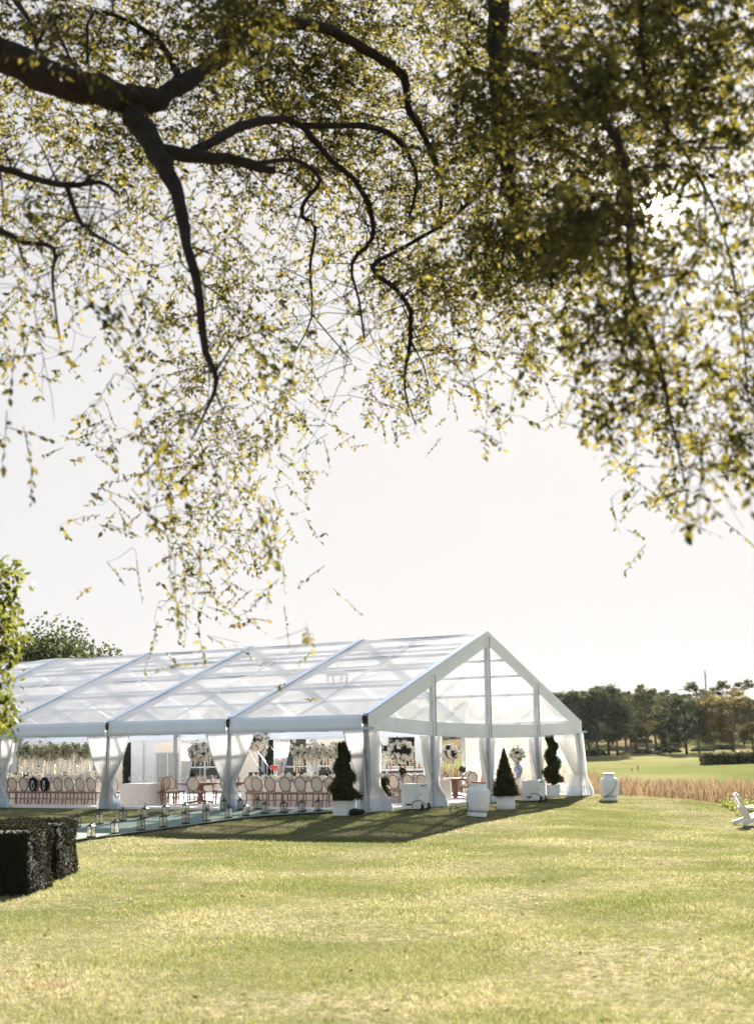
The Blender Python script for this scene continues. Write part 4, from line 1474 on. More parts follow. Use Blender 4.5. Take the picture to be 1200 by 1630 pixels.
# --- long table at the left
VA = 1.35
pxA = [14, 28, 46, 63.5, 81.5, 101, 118.5, 136, 153.5]
for i, px_ in enumerate(pxA):
    x = X_at(px_, VA, 1255)
    lab_ = 'oval backed chair, ' + ORD[i] + ' from the left at the leftmost long table'
    if i in (3, 4):
        lab_ = ('left' if i == 3 else 'right') + ' one of the two chairs with a dark oval wreath on its back'
    chair(x, VA, random.gauss(0, .03), lab_, 'chairs along the long table at the left')
    if i in (3, 4):
        w = thing('chair_wreath', ('left' if i == 3 else 'right') + ' dark oval wreath with pale ribbon hanging on a chair back', 'wreath', T(x, VA - 0.30, FH), YAW, 'dark wreaths on two chair backs')
        nb = 700
        a = rng.random(nb) * 6.28; rr = np.sqrt(rng.random(nb))
        P = np.stack([rr * .225 * np.cos(a), -0.03 + rng.normal(size=nb) * .015 - 0.02 * rr, 0.745 + rr * .26 * np.sin(a)], 1)
        V_, F_ = small_cards(P, np.array([0, -1, 0]) + rng.normal(size=(nb, 3)) * .6, 0.05 + .03 * rng.random(nb), .6)
        link('foliage', np_mesh('foliage', V_, F_, M['hair_green']), w)['kind'] = 'stuff'
        MB().blob((0, -0.02, 0.745), 0.24, 14, 9, (0.92, 0.12, 1.05)).build('backing', M['hair_green'], w)
        for j in (-1, 1):
            MB().grid(lambda u, v: (j * (0.01 + 0.06 * math.sin(v * 3.1) * (1 if i == 3 else .6)) + (u - .5) * .03, -0.075 - .01 * math.sin(v * 7), 0.86 - 0.32 * v), 2, 8).build('ribbon', M['ribbon'], w)
        MB().blob((0, -0.075, 0.86), 0.03, 8, 6, (1.6, .6, .8)).build('bow', M['ribbon'], w)
xa, xb = X_at(-6, 2.35), X_at(164, 2.35)
table_under('long banquet table under white linen at the left', (xa + xb) / 2, 2.35, abs(xb - xa), 1.05, TH)
cloth_box('white linen cloth over the long table at the left', (xa + xb) / 2, 2.35, abs(xb - xa), 1.05, TH)
xga, hA = H_at(30, 1198, 2.35); xgb, _ = H_at(148, 1198, 2.35)
garland('long raised garland of greenish white flowers over the left table', xga, xgb, 2.35, hA - FH + .02, TH, 5, M['petal_green'], (0.5, 0.85), .30)
for i, px_ in enumerate((14, 32, 50, 66, 82, 96, 112, 128, 142, 156)):
    low_flowers('low white flower bowl, ' + ORD[i] + ' from the left on the left long table', X_at(px_, 2.1), 2.1, TH, 0.65, 34)
for i, px_ in enumerate((25, 42, 52, 103, 153)):
    ball_topiary('small green ball topiary, ' + ORD[i] + ' from the left on the left long table', X_at(px_, 2.5), 2.5, TH, 0.05, 0.13)

# --- small cloth covered table and its two chairs
xs_ = X_at(229, 2.0)
table_under('square table under a white cloth right of the third front post', xs_, 2.0, 1.25, 1.1, TH)
cloth_box('white cloth hanging to the floor over the square table', xs_, 2.0, 1.25, 1.1, TH)
chair(X_at(198, 1.9), 1.7, R(-80), 'wooden chair turned sideways at the left side of the cloth covered square table', 'chairs beside the square table')
chair(X_at(253, 2.1), 2.2, R(85), 'wooden chair turned sideways at the right side of the cloth covered square table', 'chairs beside the square table')
for i in range(8):
    glass(xs_ - .45 + .13 * i, 1.75 + 0.12 * (i % 3), TH, 'clear wine glass, ' + ORD[i] + ' from the left on the square white table', 'glasses on the square table')


def round_table(label, x, y, r_=0.9):
    t = thing('round_table', label, 'table', T(x, y, FH), YAW)
    MB().lathe([(r_ - .02, TH - .045), (r_, TH - .03), (r_, TH - .008), (r_ - .01, TH)], n=40).build('tabletop', M['table_wood'], t)
    MB().lathe([(0.30, TH - .12), (r_ * .8, TH - .046)], n=24).build('apron', M['table_wood'], t)
    MB().lathe([(0.20, 0.06), (0.12, 0.14), (0.10, 0.3), (0.16, 0.45), (0.11, 0.62), (0.14, TH - .12)], n=16).build('pedestal', M['table_wood'], t)
    for k in range(4):
        a = k * math.pi / 2 + .6
        MB().bar((0.1 * math.cos(a), 0.1 * math.sin(a), 0.10), (0.48 * math.cos(a), 0.48 * math.sin(a), 0.035), 0.08, 0.07).build('foot', M['table_wood'], t)
    return t


def seats(x, y, r_, angs, who, group):
    for k, (a, nm) in enumerate(angs):
        cx_, cy_ = x + r_ * math.cos(R(a)), y + r_ * math.sin(R(a))
        chair(cx_, cy_, R(a) + math.pi / 2, 'oval backed chair ' + nm + ' ' + who, group)


def set_table(x, y, n, r_, where, group):
    ps = sorted((r_ * math.cos(2 * math.pi * k / n + .2), r_ * math.sin(2 * math.pi * k / n + .2)) for k in range(n))
    for k, (a, b) in enumerate(ps):
        glass(x + a, y + b, TH, 'clear wine glass, ' + ORD[k] + ' from the left on ' + where, group)


xB, vB = X_at(319, 3.1), 3.1
round_table('round wooden table left of the second front post with a tall flower ball', xB, vB)
seats(xB, vB, 1.15, [(-128, 'with back to lawn, left one'), (-62, 'with back to lawn, right one'), (178, 'at the left end'), (-5, 'at the right end'), (130, 'on the far left'), (55, 'on the far right'), (-165, 'turned at the near left')], 'at the left round table', 'chairs at the left round table')
flower_ball('tall ball of white roses on the round table left of the second post', T(xB, vB, FH + TH), H_at(318, 1197, vB)[1] - FH - TH, 0.40)
ball_topiary('small ball topiary on the round table under the tall flower ball', xB - 0.02, vB - .4, TH, 0.08, 0.11)
set_table(xB, vB, 9, 0.6, 'the round table left of the second post', 'glasses on the left round table')
xC, vC = X_at(392, 4.2), 4.2
round_table('round wooden table right of the second front post, half hidden by the curtain', xC, vC, .8)
seats(xC, vC, 1.0, [(-90, 'with its back to the lawn'), (-20, 'on the right'), (200, 'on the left')], 'at the half hidden round table', 'chairs around the table behind the second post')
flower_ball('tall white flower spray behind the right curtain of the second post', T(X_at(411, 6.0), 6.0, FH + TH), 1.45, 0.36)
cloth_box('white cloth on a small table behind the second post', X_at(411, 6.0), 6.0, .8, .8, TH)

# --- long table in the middle bay
VD = 1.55
pxD = [405, 415.5, 437.5, 461, 485.5, 511, 533]
for i, px_ in enumerate(pxD):
    v_ = VD + (0.5 if i == 0 else 0)
    chair(X_at(px_, v_, 1260), v_, random.gauss(0, .04), 'oval backed wooden chair, ' + ORD[i] + ' from the left at the middle long table', 'chairs along the middle long table')
xa, xb = X_at(400, 2.6), X_at(566, 2.6)
table_under('long banquet table under white linen in the middle', (xa + xb) / 2, 2.6, abs(xb - xa), 1.1, TH)
cloth_box('white linen cloth over the long table in the middle', (xa + xb) / 2, 2.6, abs(xb - xa), 1.1, TH)
xga, hA = H_at(466, 1197, 2.7); xgb, _ = H_at(562, 1197, 2.7)
garland('long raised garland of white roses over the middle table', xga, xgb, 2.7, hA - FH + .03, TH, 4, M['petal'], (0.35, 0.65), 0.26)
for i, px_ in enumerate((408, 424, 437, 456, 470, 484, 498, 512, 526, 540)):
    low_flowers('low white flower bowl, ' + ORD[i] + ' from the left on the middle long table', X_at(px_, 2.45), 2.45 + .1 * (i % 2), TH, 0.55, 22)
for i, px_ in enumerate((471.5, 480, 519.5, 528.5)):
    ball_topiary('small green ball topiary, ' + ORD[i] + ' from the left on the middle long table', X_at(px_, 2.9), 2.9, TH, 0.06, 0.12)
for i in range(14):
    glass(xa + (xb - xa) * (i + .5) / 14, 2.25 + .08 * (i % 2), TH, 'clear wine glass, ' + ORD[i] + ' from the left on the middle long table', 'glasses on the middle long table')
cd = thing('table_candle', 'glowing ivory candle on the middle long table', 'candle', T(X_at(450.5, 2.2), 2.2, FH + TH), 0)
MB().lathe([(0.035, 0.0), (0.035, 0.12), (0.03, 0.125)], n=12).build('wax', M['wax'], cd)
MB().tube([(0, 0, 0.12), (0, 0, 0.14)], 0.004, 5).build('wick', M['black'], cd)

# --- right part of the tent
def px_xy(px, py, h=FH):
    """Tent coordinates where the sight line meets the floor plane raised by h."""
    d = ray(px, py)
    nrm = np.array([0, 0, 1.0]) - TX * S1 - TY * S2
    t = ((O + np.array([0, 0, h]) - EYE) @ nrm) / (d @ nrm)
    p = EYE + d * t - O
    return float(p @ TX), float(p @ TY)


VE = 5.2
xE = X_at(645, VE)
xE0 = X_at(622, VE + 1.3); xE1 = X_at(690, VE + 1.3)
table_under('long banquet table under white linen behind the heater cabinet', (xE0 + xE1) / 2, VE + 1.1, abs(xE1 - xE0) + 1.0, 1.1, TH)
cloth_box('white linen cloth on the table behind the heater cabinet', (xE0 + xE1) / 2, VE + 1.1, abs(xE1 - xE0) + 1.0, 1.1, TH)
for i, px_ in enumerate((633.5, 655, 677)):
    chair(X_at(px_, VE, 1250), VE, random.gauss(0, .05), 'oval backed wooden chair, ' + ORD[i] + ' from the left behind the heater cabinet', 'chairs behind the heater cabinet')
flower_ball('largest tall ball of white roses, standing before the boxwood panel', T(X_at(640, VE + 1.1), VE + 1.1, FH + TH), H_at(640, 1196, VE + 1.1)[1] - FH - TH, 0.46)
flower_ball('smaller white flower ball left of the largest one', T(X_at(615, VE + 2.6), VE + 2.6, FH + TH), H_at(614, 1199, VE + 2.6)[1] - FH - TH, 0.36)
cloth_box('white cloth on the table under the smaller flower ball', X_at(615, VE + 2.6), VE + 2.6, 1.2, 1.0, TH)
ball_topiary('small ball topiary on the table behind the heater cabinet', X_at(641, VE + .9), VE + .9, TH, 0.12, 0.12)
for i in range(6):
    low_flowers('low white flower bowl, ' + ORD[i] + ' from the left behind the heater cabinet', xE0 - .3 + (xE1 - xE0 + .6) * i / 5, VE + .95, TH, .35, 12)
for i in range(9):
    glass(xE0 + (xE1 - xE0) * i / 8, VE + .75, TH, 'clear wine glass, ' + ORD[i] + ' from the left behind the heater cabinet', 'glasses behind the heater cabinet')
xF, vF = px_xy(713, 1271)
vF += 0.6
round_table('round wooden table between the first and middle gable posts', xF, vF)
seats(xF, vF, 1.2, [(-95, 'with its back to the gable lawn'), (-35, 'turned sideways on the right side'), (-10, 'farther right side'), (-150, 'on the left side'), (95, 'on the far side')], 'at the table inside the gable', 'chairs around the round table inside the gable end')
flower_ball('white flower ball half hidden by the curtain of the first gable post', T(xF - .4, vF + .3, FH + TH), H_at(708, 1199, vF)[1] - FH - TH, 0.40)
ball_topiary('small ball topiary on the round table inside the gable end', xF + .35, vF, TH, 0.12, 0.12)
set_table(xF, vF, 8, 0.55, 'the round table inside the gable end', 'glasses on the gable round table')
# upholstered high-backed host chair
xH, vH = px_xy(746, 1268)
hc_ = thing('host_chair', 'high backed pale upholstered chair with curved top beside the round table', 'chair', T(xH, vH + 1.2, FH), YAW + R(150))
MB().box((0, 0, 0.36), (0.6, 0.58, 0.24)).build('seat', M['linen'], hc_)
pts = [(-0.36, 0.2), (0.36, 0.2), (0.36, 0.95)] + [(0.36 * math.cos(a), 0.95 + 0.16 * math.sin(a)) for a in np.linspace(0.2, math.pi - .2, 9)] + [(-0.36, 0.95)]
MB().prism(pts, -0.05, 0.05, lambda p, q, t: (p, -0.30 + t, q)).build('backrest', M['linen'], hc_)
for i in (-1, 1):
    for j in (-1, 1):
        MB().tube([(i * .25, j * .24, 0.24), (i * .26, j * .25, 0)], [0.025, 0.015], 6).build('leg', M['wood'], hc_)

# --- bar with bottles
VBAR = 14.2
xa, xb = X_at(592, VBAR), X_at(682, VBAR)
bar = thing('bar_counter', 'long white bar counter with painted shadow strip before the boxwood panel', 'bar', T((xa + xb) / 2, VBAR, FH), YAW)
Lb = abs(xb - xa)
MB().box((0, 0, 0.50), (Lb - .1, 0.6, 1.0)).build('front_panel', M['white_paint'], bar)
MB().box((0, 0, 1.035), (Lb, 0.75, 0.06)).build('counter_top', M['white_paint'], bar)
MB().box((0, -0.31, 0.94), (Lb - .12, 0.02, 0.08)).build('painted_shadow_strip', M['black'], bar)  # black strip painted in for the shade under the counter top
MB().box((0, 0.2, 1.12), (Lb - .4, 0.25, 0.11)).build('bottle_step', M['white_paint'], bar)
bot = {}
for i in range(20):
    k = ('amber', 'green', 'clear')[(i * 7) % 3]
    x = (xa + xb) / 2 + (i / 19 - .5) * (Lb - .6); hb = 0.24 + .09 * random.random()
    loc = T(x, VBAR + (0.2 if i % 2 else -0.02), FH + (1.176 if i % 2 else 1.066))
    nb_ = ORD[sum(1 for q in range(i) if (q * 7) % 3 == (i * 7) % 3)]
    lab_ = {'amber': 'amber bottle, ' + nb_ + ' of its colour from the left on the white bar', 'green': 'green bottle, ' + nb_ + ' of its colour from the left on the white bar', 'clear': 'clear bottle, ' + nb_ + ' of its colour from the left on the white bar'}[k]
    if k not in bot:
        o = MB().lathe([(0.038, 0), (0.04, 0.02), (0.04, 0.18), (0.014, 0.23), (0.014, 0.30)], n=10).build('bottle', {'amber': M['amber'], 'green': M['green_glass'], 'clear': M['glass_thin']}[k])
        tag(o, lab_, 'bottle', k + ' bottles on the bar'); o.location = tuple(loc); bot[k] = o
    else:
        dup(bot[k], loc, 0, lab_, scale=hb / .28)

# --- band equipment
VS = 11.5
xd = X_at(437, VS)
dr = thing('drum_kit', 'red lacquered drum on chrome legs among the band equipment', 'drum', T(xd, VS, FH), YAW)
zr = H_at(437, 1222, VS)[1] - FH
MB().lathe([(0.16, zr - .09), (0.16, zr + .09)], n=20).build('shell', M['drum_red'], dr)
MB().lathe([(0.17, zr + .09), (0.17, zr + .11)], n=20).build('hoop', M['steel'], dr)
for k in range(3):
    a = k * 2.09
    MB().tube([(0.10 * math.cos(a), .10 * math.sin(a), zr - .09), (0.4 * math.cos(a), .4 * math.sin(a), 0)], 0.016, 6).build('leg', M['steel'], dr)
MB().lathe([(0.02, zr + .42), (0.24, zr + .40), (0.245, zr + .405)], (0.35, 0.15, 0), 18).build('cymbal', M['gold'], dr)
MB().tube([(0.35, 0.15, 0), (0.35, .15, zr + .42)], 0.013, 6).build('cymbal_stand', M['steel'], dr)
for px_, hgt, lab_ in ((413.5, 1.62, 'thin black microphone stand left of the band hedge'), (425.5, 1.75, 'thin pale music stand before the dark hedge panel'), (449, 1.85, 'slanted boom microphone stand right of the red drum')):
    m_ = thing('microphone_stand', lab_, 'microphone stand', T(X_at(px_, VS - .3), VS - .3, FH), YAW)
    mm = M['steel'] if px_ == 425.5 else M['black']
    MB().tube([(0, 0, 0.12), (0, 0, hgt * .75)], 0.014, 6).build('pole', mm, m_)
    MB().tube([(0.25, 0, hgt * .62), (0, 0, hgt * .75), (-0.55, 0, hgt * 1.12)], 0.011, 6).build('boom', mm, m_)
    MB().tube([(-0.55, 0, hgt * 1.12), (-0.64, 0, hgt * 1.14)], [0.022, 0.028], 8).build('microphone', M['black'], m_)
    for k in range(3):
        a = k * 2.09 + .4
        MB().tube([(0, 0, .14), (0.3 * math.cos(a), .3 * math.sin(a), 0.01)], 0.011, 5).build('leg', mm, m_)
for px_, lab_ in ((408, 'black loudspeaker cabinet left of the band equipment'), (446, 'low black monitor speaker right of the red drum')):
    s_ = thing('loudspeaker', lab_, 'loudspeaker', T(X_at(px_, VS + .4), VS + .4, FH), YAW)
    hh_ = 1.0 if px_ == 408 else 0.75
    MB().box((0, 0, hh_ / 2), (0.5, 0.42, hh_)).build('cabinet', M['black'], s_)
    MB().box((0, -0.22, hh_ / 2), (0.44, 0.015, hh_ - .08)).build('grille', M['rubber'], s_)
    MB().lathe([(0.05, 0), (0.17, 0.02)], (0, 0, 0), 16).build('cone', M['post'], s_).matrix_local = Matrix.Translation((0, -0.228, hh_ * .35)) @ Matrix.Rotation(R(90), 4, 'X')

# hanging flower strands under the roof
xh, hh_ = H_at(537, 1076, 6.2)
hang = thing('hanging_flowers', 'hanging hoop of pale trailing flowers seen through the clear roof', 'flowers', T(xh, 6.2, hh_), YAW)
MB().tube([(0.45 * math.cos(a), 0.3 * math.sin(a), 0.05) for a in np.linspace(0, 6.283, 17)], 0.03, 6, False).build('hoop', M['box_leaf'], hang)
mb = MB(); strands(mb, [(0.42 * math.cos(a), .28 * math.sin(a), 0.02) for a in np.linspace(0, 6.28, 9)], 0.25, 0.5, 0.05)
mb.build('trailing_blooms', M['petal_green'], hang)['kind'] = 'stuff'
MB().tube([(0, 0, 0.05), (0, 0, 0.6)], 0.008, 5).build('cord', M['black'], hang)

# ------------------------------------------------------------------ topiary trees in planters
def planter_round(t, r_, h):
    p_ = MB().lathe([(r_ * .95, 0), (r_, 0.03), (r_, h), (r_ * .92, h), (r_ * .9, h - .06)], n=28).build('planter', M['white_paint'], t)
    MB().lathe([(0.02, h - .075), (r_ * .9, h - .07)], n=20, cap=False).build('soil', M['soil'], p_)


def planter_square(t, s, h):
    p_ = MB().box((0, 0, h / 2), (s, s, h), taper=1.03).build('planter', M['white_paint'], t)
    MB().box((0, 0, h + .004), (s * .9, s * .9, 0.01)).build('soil', M['soil'], p_)
    for i in (-1, 1):
        MB().bar((i * s * .515, -s / 2 * 1.03, h - .03), (i * s * .515, s / 2 * 1.03, h - .03), 0.02, 0.05).build('rim', M['white_paint'], p_)


def spiral_foliage(t, h0, h1, r0, r1, turns, n, thick=0.16):
    f = rng.random(n)
    f = np.sqrt(1 - f * (1 - 0.15)) if False else f ** 1.15
    a = rng.random(n) * 2 * np.pi
    prof = r0 + (r1 - r0) * f ** .9
    groove = (0.84 if r0 > .45 else 0.76) + (0.20 if r0 > .45 else .30) * np.cos(a - 2 * np.pi * turns * f) + 0.10 * np.sin(a * 3 + f * 17)
    rr = prof * groove * (0.80 + 0.32 * rng.random(n))
    P = np.stack([np.cos(a) * rr, np.sin(a) * rr, h0 + (h1 - h0) * f + rng.normal(size=n) * .04], 1)
    N = np.stack([np.cos(a), np.sin(a), .4 - .8 * np.sin(a - 2 * np.pi * turns * f)], 1)
    V_, F_ = small_cards(P, N + rng.normal(size=(n, 3)) * .7, 0.045 + .05 * rng.random(n), .6)
    link('foliage', np_mesh('foliage', V_, F_, M['topiary_leaf']), t)['kind'] = 'stuff'
    c_ = MB().tube([(0.1 * math.cos(6.283 * turns * q) * (1 - q), 0.1 * math.sin(6.283 * turns * q) * (1 - q), h0 + (h1 - h0) * q) for q in np.linspace(0, .92, 16)], [max(.03, (r0 + (r1 - r0) * q) * .52) for q in np.linspace(0, .92, 16)], 9)
    c_.build('core', M['hedge_core'], t)
    MB().tube([(0, 0, h0 - .25), (0.0, 0, h0 + .1)], [0.035, 0.03], 6).build('trunk', M['far_bark'], t)


def cone_foliage(t, h0, h1, r0, n):
    f = 1 - np.sqrt(rng.random(n)); a = rng.random(n) * 2 * np.pi
    rr = r0 * (1 - f) ** .9 * (0.62 + 0.5 * rng.random(n)) * (1 + 0.16 * np.sin(a * 5 + f * 20) + .10 * np.sin(a * 9 - f * 37))
    P = np.stack([np.cos(a) * rr, np.sin(a) * rr, h0 + (h1 - h0) * f], 1)
    N = np.stack([np.cos(a), np.sin(a), np.full(n, .5)], 1)
    V_, F_ = small_cards(P, N + rng.normal(size=(n, 3)) * .6, 0.05 + .04 * rng.random(n), .6)
    link('foliage', np_mesh('foliage', V_, F_, M['topiary_leaf']), t)['kind'] = 'stuff'
    MB().lathe([(r0 * .72, h0 + .05), (r0 * .4, h0 + (h1 - h0) * .4), (0.03, h1 - .15)], n=12).build('core', M['hedge_core'], t)
    MB().tube([(0, 0, h0 - .25), (0, 0, h0 + .2)], 0.035, 6).build('trunk', M['far_bark'], t)


def tall(px, py, g):
    return at(px, py, g[1])[2] - g[2]


g = on_ground(548, 1297.5)
t = thing('spiral_topiary', 'dark spiral topiary in a square white planter at the near tent corner', 'topiary', g, YAW)
planter_square(t, 0.50, 0.44)
spiral_foliage(t, 0.50, tall(548, 1184, g), 0.50, 0.12, 2.6, 9000)
g2 = T(0.35, 1.9); g2[2] = Gz(g2[0], g2[1])
g = at(608, 1285, g2[1]); g = np.array([g[0], g2[1], Gz(g[0], g2[1])])
t = thing('shrub_topiary', 'dark potted shrub half hidden behind the near corner curtain', 'topiary', g, YAW)
planter_round(t, 0.24, 0.36)
spiral_foliage(t, 0.48, tall(608, 1238, g), 0.34, 0.2, 1.3, 3000)
gxy = px_xy(805, 1283, 0.0)
g = T(gxy[0], gxy[1], 0); g = np.array([g[0], g[1], Gz(g[0], g[1])])
t = thing('cone_topiary', 'dark cone topiary in a round white planter right of the middle gable post', 'topiary', g, 0)
planter_round(t, 0.31, 0.46)
cone_foliage(t, 0.46, tall(805, 1189, g), 0.40, 8000)
gxy = px_xy(881, 1270, 0.02)
g = T(gxy[0], gxy[1], 0.02)
t = thing('spiral_topiary', 'slim spiral topiary in a round white planter near the far gable corner', 'topiary', g, 0)
planter_round(t, 0.27, 0.50)
spiral_foliage(t, 0.62, tall(879, 1174, g), 0.40, 0.19, 2.5, 7000, .15)

g = on_ground(560, 1297.5)
t = thing('cloth_bundle', 'dark bundled cover lying on the grass before the square planter', 'bundle', g, YAW)
mb = MB()
for k in range(9):
    mb.blob(((k / 8 - .5) * .62, random.gauss(0, .05), 0.06 + .05 * abs(math.sin(k * 1.3))), 0.10 + .05 * random.random(), 10, 7, (1.2, 1, .75))
mb.build('cover', M['dark_cloth'], t)

# ------------------------------------------------------------------ heaters, tanks, hoses
def heater(label, g, rz, w=0.62, d=0.85, h=0.80):
    t = thing('tent_heater', label, 'heater', g, rz)
    MB().box((0, 0, h / 2 + .04), (w, d, h)).build('cabinet', M['white_paint'], t)
    MB().box((w / 2 + .006, 0, h * .5 + .04), (0.012, d - .06, h - .06)).build('access_panel', M['white_paint'], t)
    MB().box((w / 2 + .016, 0.0, h * .80 + .04), (0.008, d * .86, 0.012)).build('panel_seam', M['post'], t)
    mb = MB()
    for k in range(5):
        mb.box((w / 2 + .014, -d * .3 + k * d * .12, h * .90 + .04), (0.008, d * .07, 0.05))
    mb.build('label_marks', M['mark_blue'], t)
    MB().box((w / 2 + .02, -d * .36, h * .62), (0.02, 0.05, 0.05)).build('latch', M['black'], t)
    MB().box((-w * .1, -d / 2 - .006, h * .22), (w * .3, 0.012, 0.05)).build('vent_slot', M['black'], t)
    MB().tube([(0, -.0, .0), (0, 0, .05)], .01, 4).build('drain', M['black'], t)
    for k in (-1, 1):
        o = MB().lathe([(0.10, -0.03), (0.115, 0), (0.10, 0.03)], n=18).build('wheel', M['rubber'], t)
        o.matrix_local = Matrix.Translation((w / 2 + .0, k * d * .34, 0.10)) @ Matrix.Rotation(R(90), 4, 'X')
        MB().lathe([(0.04, -0.034), (0.04, 0.034)], n=12).build('hub', M['steel'], o)
    return t


gxy = px_xy(654, 1291, -0.05)
g = T(gxy[0] + .0, gxy[1] + .3); g[2] = Gz(g[0], g[1])
heater('white tent heater cabinet with blue markings left of the first gable post', g, YAW + R(8))
gxy2 = px_xy(621, 1283, -0.02)
gq = T(gxy2[0], gxy2[1] + .4); gq[2] = Gz(gq[0], gq[1])
cab = thing('storage_cabinet', 'plain white cabinet with sloping flap beside the near corner curtain', 'cabinet', gq, YAW + R(4))
MB().box((0, 0, 0.43), (0.66, 0.6, 0.82)).build('body', M['white_paint'], cab)
MB().box((0.0, -0.312, 0.46), (0.60, 0.02, 0.70)).build('door', M['white_paint'], cab)
MB().tube([(0.24, -0.33, .46), (0.24, -0.36, .5)], 0.012, 6).build('knob', M['black'], cab)
MB().bar((-0.36, -0.55, 0.03), (0.52, -0.36, 0.34), 0.36, 0.02, (0, 0.6, 1)).build('flap', M['white_paint'], cab)
blue = thing('gift_box', 'small blue and white box on the white cabinet', 'box', (gq[0], gq[1], gq[2] + .845), .3)
MB().box((-0.1, 0, 0.07), (0.22, 0.18, 0.14)).build('carton', M['porcelain'], blue)
MB().box((-0.1, 0, 0.15), (0.23, 0.19, 0.02)).build('lid', M['mark_blue'], blue)
gxy = px_xy(845, 1276, -0.04)
g = T(gxy[0], gxy[1] + .3); g[2] = Gz(g[0], g[1])
heater('white tent heater cabinet with a black hose before the third gable post', g, YAW + R(6), h=0.74)


def tank(label, g, rz, tilt):
    t = thing('propane_tank', label, 'gas tank', g, rz)
    t.rotation_euler = (tilt[0], tilt[1], rz)
    r_ = 0.37
    prof = [(r_ * .45, 0.07)] + [(r_ * math.sin(a), 0.24 - 0.16 * math.cos(a)) for a in np.linspace(.7, 1.57, 6)] + [(r_, 0.5), (r_, 0.76)] + [(r_ * math.cos(a), 0.76 + 0.17 * math.sin(a)) for a in np.linspace(.15, 1.25, 6)]
    MB().lathe(prof, n=32).build('body', M['tank'], t)
    MB().lathe([(r_ * .80, 0.0), (r_ * .80, 0.13), (r_ * .76, 0.13), (r_ * .76, 0.0)], n=28, cap=False).build('foot_ring', M['tank'], t)
    MB().lathe([(r_ * .60, 0.88), (r_ * .62, 1.02), (r_ * .58, 1.02), (r_ * .56, .88)], n=24, cap=False).build('collar', M['tank'], t)
    MB().lathe([(r_ * .60, 1.022), (r_ * .67, 1.03), (r_ * .67, 1.055), (r_ * .60, 1.06)], n=24).build('collar_rim', M['rust_red'], t)
    v = MB().lathe([(0.03, 0.90), (0.03, 1.0), (0.05, 1.0), (0.05, 1.04)], n=10).build('valve', M['steel'], t)
    MB().box((-0.25, -0.1, .80), (.07, .07, .10)).build('regulator', M['black'], t)
    mb = MB()
    for k in range(3):
        mb.lathe([(r_ + .002, .52 + .09 * k), (r_ + .004, .525 + .09 * k), (r_ + .002, .53 + .09 * k)], n=32, cap=False)
    mb.build('weld_ring', M['tank'], t)
    return t


g1 = on_ground(759, 1299.5)
tank('leaning white propane tank with red rim on the lawn before the gable', g1, 0.3, (0.02, R(5)))
g2 = on_ground(970.5, 1274)
tank('white propane tank standing alone on the lawn right of the tent', g2, 2.6, (0, 0))


def hose(label, pts, r_=0.013):
    P = [Vector(p_) for p_ in pts]
    out = []
    for i in range(len(P) - 1):
        a, b = P[max(i - 1, 0)], P[i]
        c, d = P[i + 1], P[min(i + 2, len(P) - 1)]
        for k in range(6):
            t_ = k / 6
            out.append(0.5 * ((2 * b) + (c - a) * t_ + (2 * a - 5 * b + 4 * c - d) * t_ ** 2 + (3 * b - a - 3 * c + d) * t_ ** 3))
    out.append(P[-1])
    return tag(MB().tube(out, r_, 7).build('hose', M['rubber']), label, 'hose')


def gpt(px, py, lift=0.02):
    q = on_ground(px, py); return (q[0], q[1], q[2] + lift)


def lifted(px, py, d):
    q = at(px, py, d); return tuple(q)


d0 = on_ground(664, 1291)[1] - .3
hose('black hose looping from the left heater cabinet down to the grass', [lifted(656, 1286, d0), lifted(658, 1277, d0 - .1), lifted(668, 1274.5, d0 - .1), lifted(678, 1281, d0 - .1), gpt(684, 1291), gpt(688, 1294)])
q = on_ground(723, 1296)
hose('small coil of black hose lying upright on the grass', [(q[0] + .13 * math.cos(a), q[1] + .05 * math.sin(a), q[2] + .13 + .13 * math.sin(a)) for a in np.linspace(-1.4, 5.2, 12)], .012)
hose('black hose hanging from the leaning tank to the grass', [lifted(743, 1275, g1[1] - .1), lifted(744, 1284, g1[1] - .25), lifted(741, 1290, g1[1] - .25), gpt(737, 1297)])
d0 = on_ground(848, 1277)[1] - .3
hose('black hose running from the right heater cabinet along the grass', [lifted(842, 1272, d0), lifted(846, 1263.5, d0), lifted(855, 1264, d0), lifted(864, 1270, d0), gpt(874, 1274.5), gpt(886, 1273)])
hose('black hose hanging down the front of the lone tank', [lifted(979, 1243, g2[1] - .40), lifted(979.5, 1250, g2[1] - .46), lifted(974, 1260, g2[1] - .48), lifted(966, 1267, g2[1] - .46), lifted(957, 1272.5, g2[1] - .45), gpt(951, 1274.5)])

# vase with flowers on a clothed table inside the gable
vt = px_xy(828, 1272)
xv, vv = vt[0] - 0.9, vt[1] + 0.6
cloth_box('white cloth over the small table with the blue vase', xv, vv, 1.0, 0.9, TH)
zt = H_at(825, 1235, vv)[1] - FH
top_h = TH
px_ = X_at(825, vv)
hb = H_at(825, 1213, vv)[1] - FH - TH
t = thing('porcelain_vase', 'blue and white porcelain vase with a white flower ball', 'vase', T(px_, vv, FH + TH), 0)
prof = [(0.10, 0), (0.11, 0.02), (0.09, 0.06), (0.15, 0.2), (0.17, 0.30), (0.12, 0.42), (0.07, 0.48), (0.09, 0.55)]
k = hb / .55 if hb > .3 else 1
MB().lathe([(r_ * 1.05, z_ * k) for r_, z_ in prof], n=20).build('body', M['porcelain'], t)
pts = [tuple(unit(rng.normal(size=3)) * 0.26 * (0.8 + .25 * rng.random()) + np.array([0, 0, .55 * k + .24])) for _ in range(40)]
mb = MB(); blossoms(mb, pts, .06, .10); mb.build('blooms', M['petal'], t)['kind'] = 'stuff'
MB().blob((0, 0, .55 * k + .24), .2, 10, 8).build('core', M['hedge_core'], t)
leaves_around(t, pts, 120, .1, M['box_leaf'])

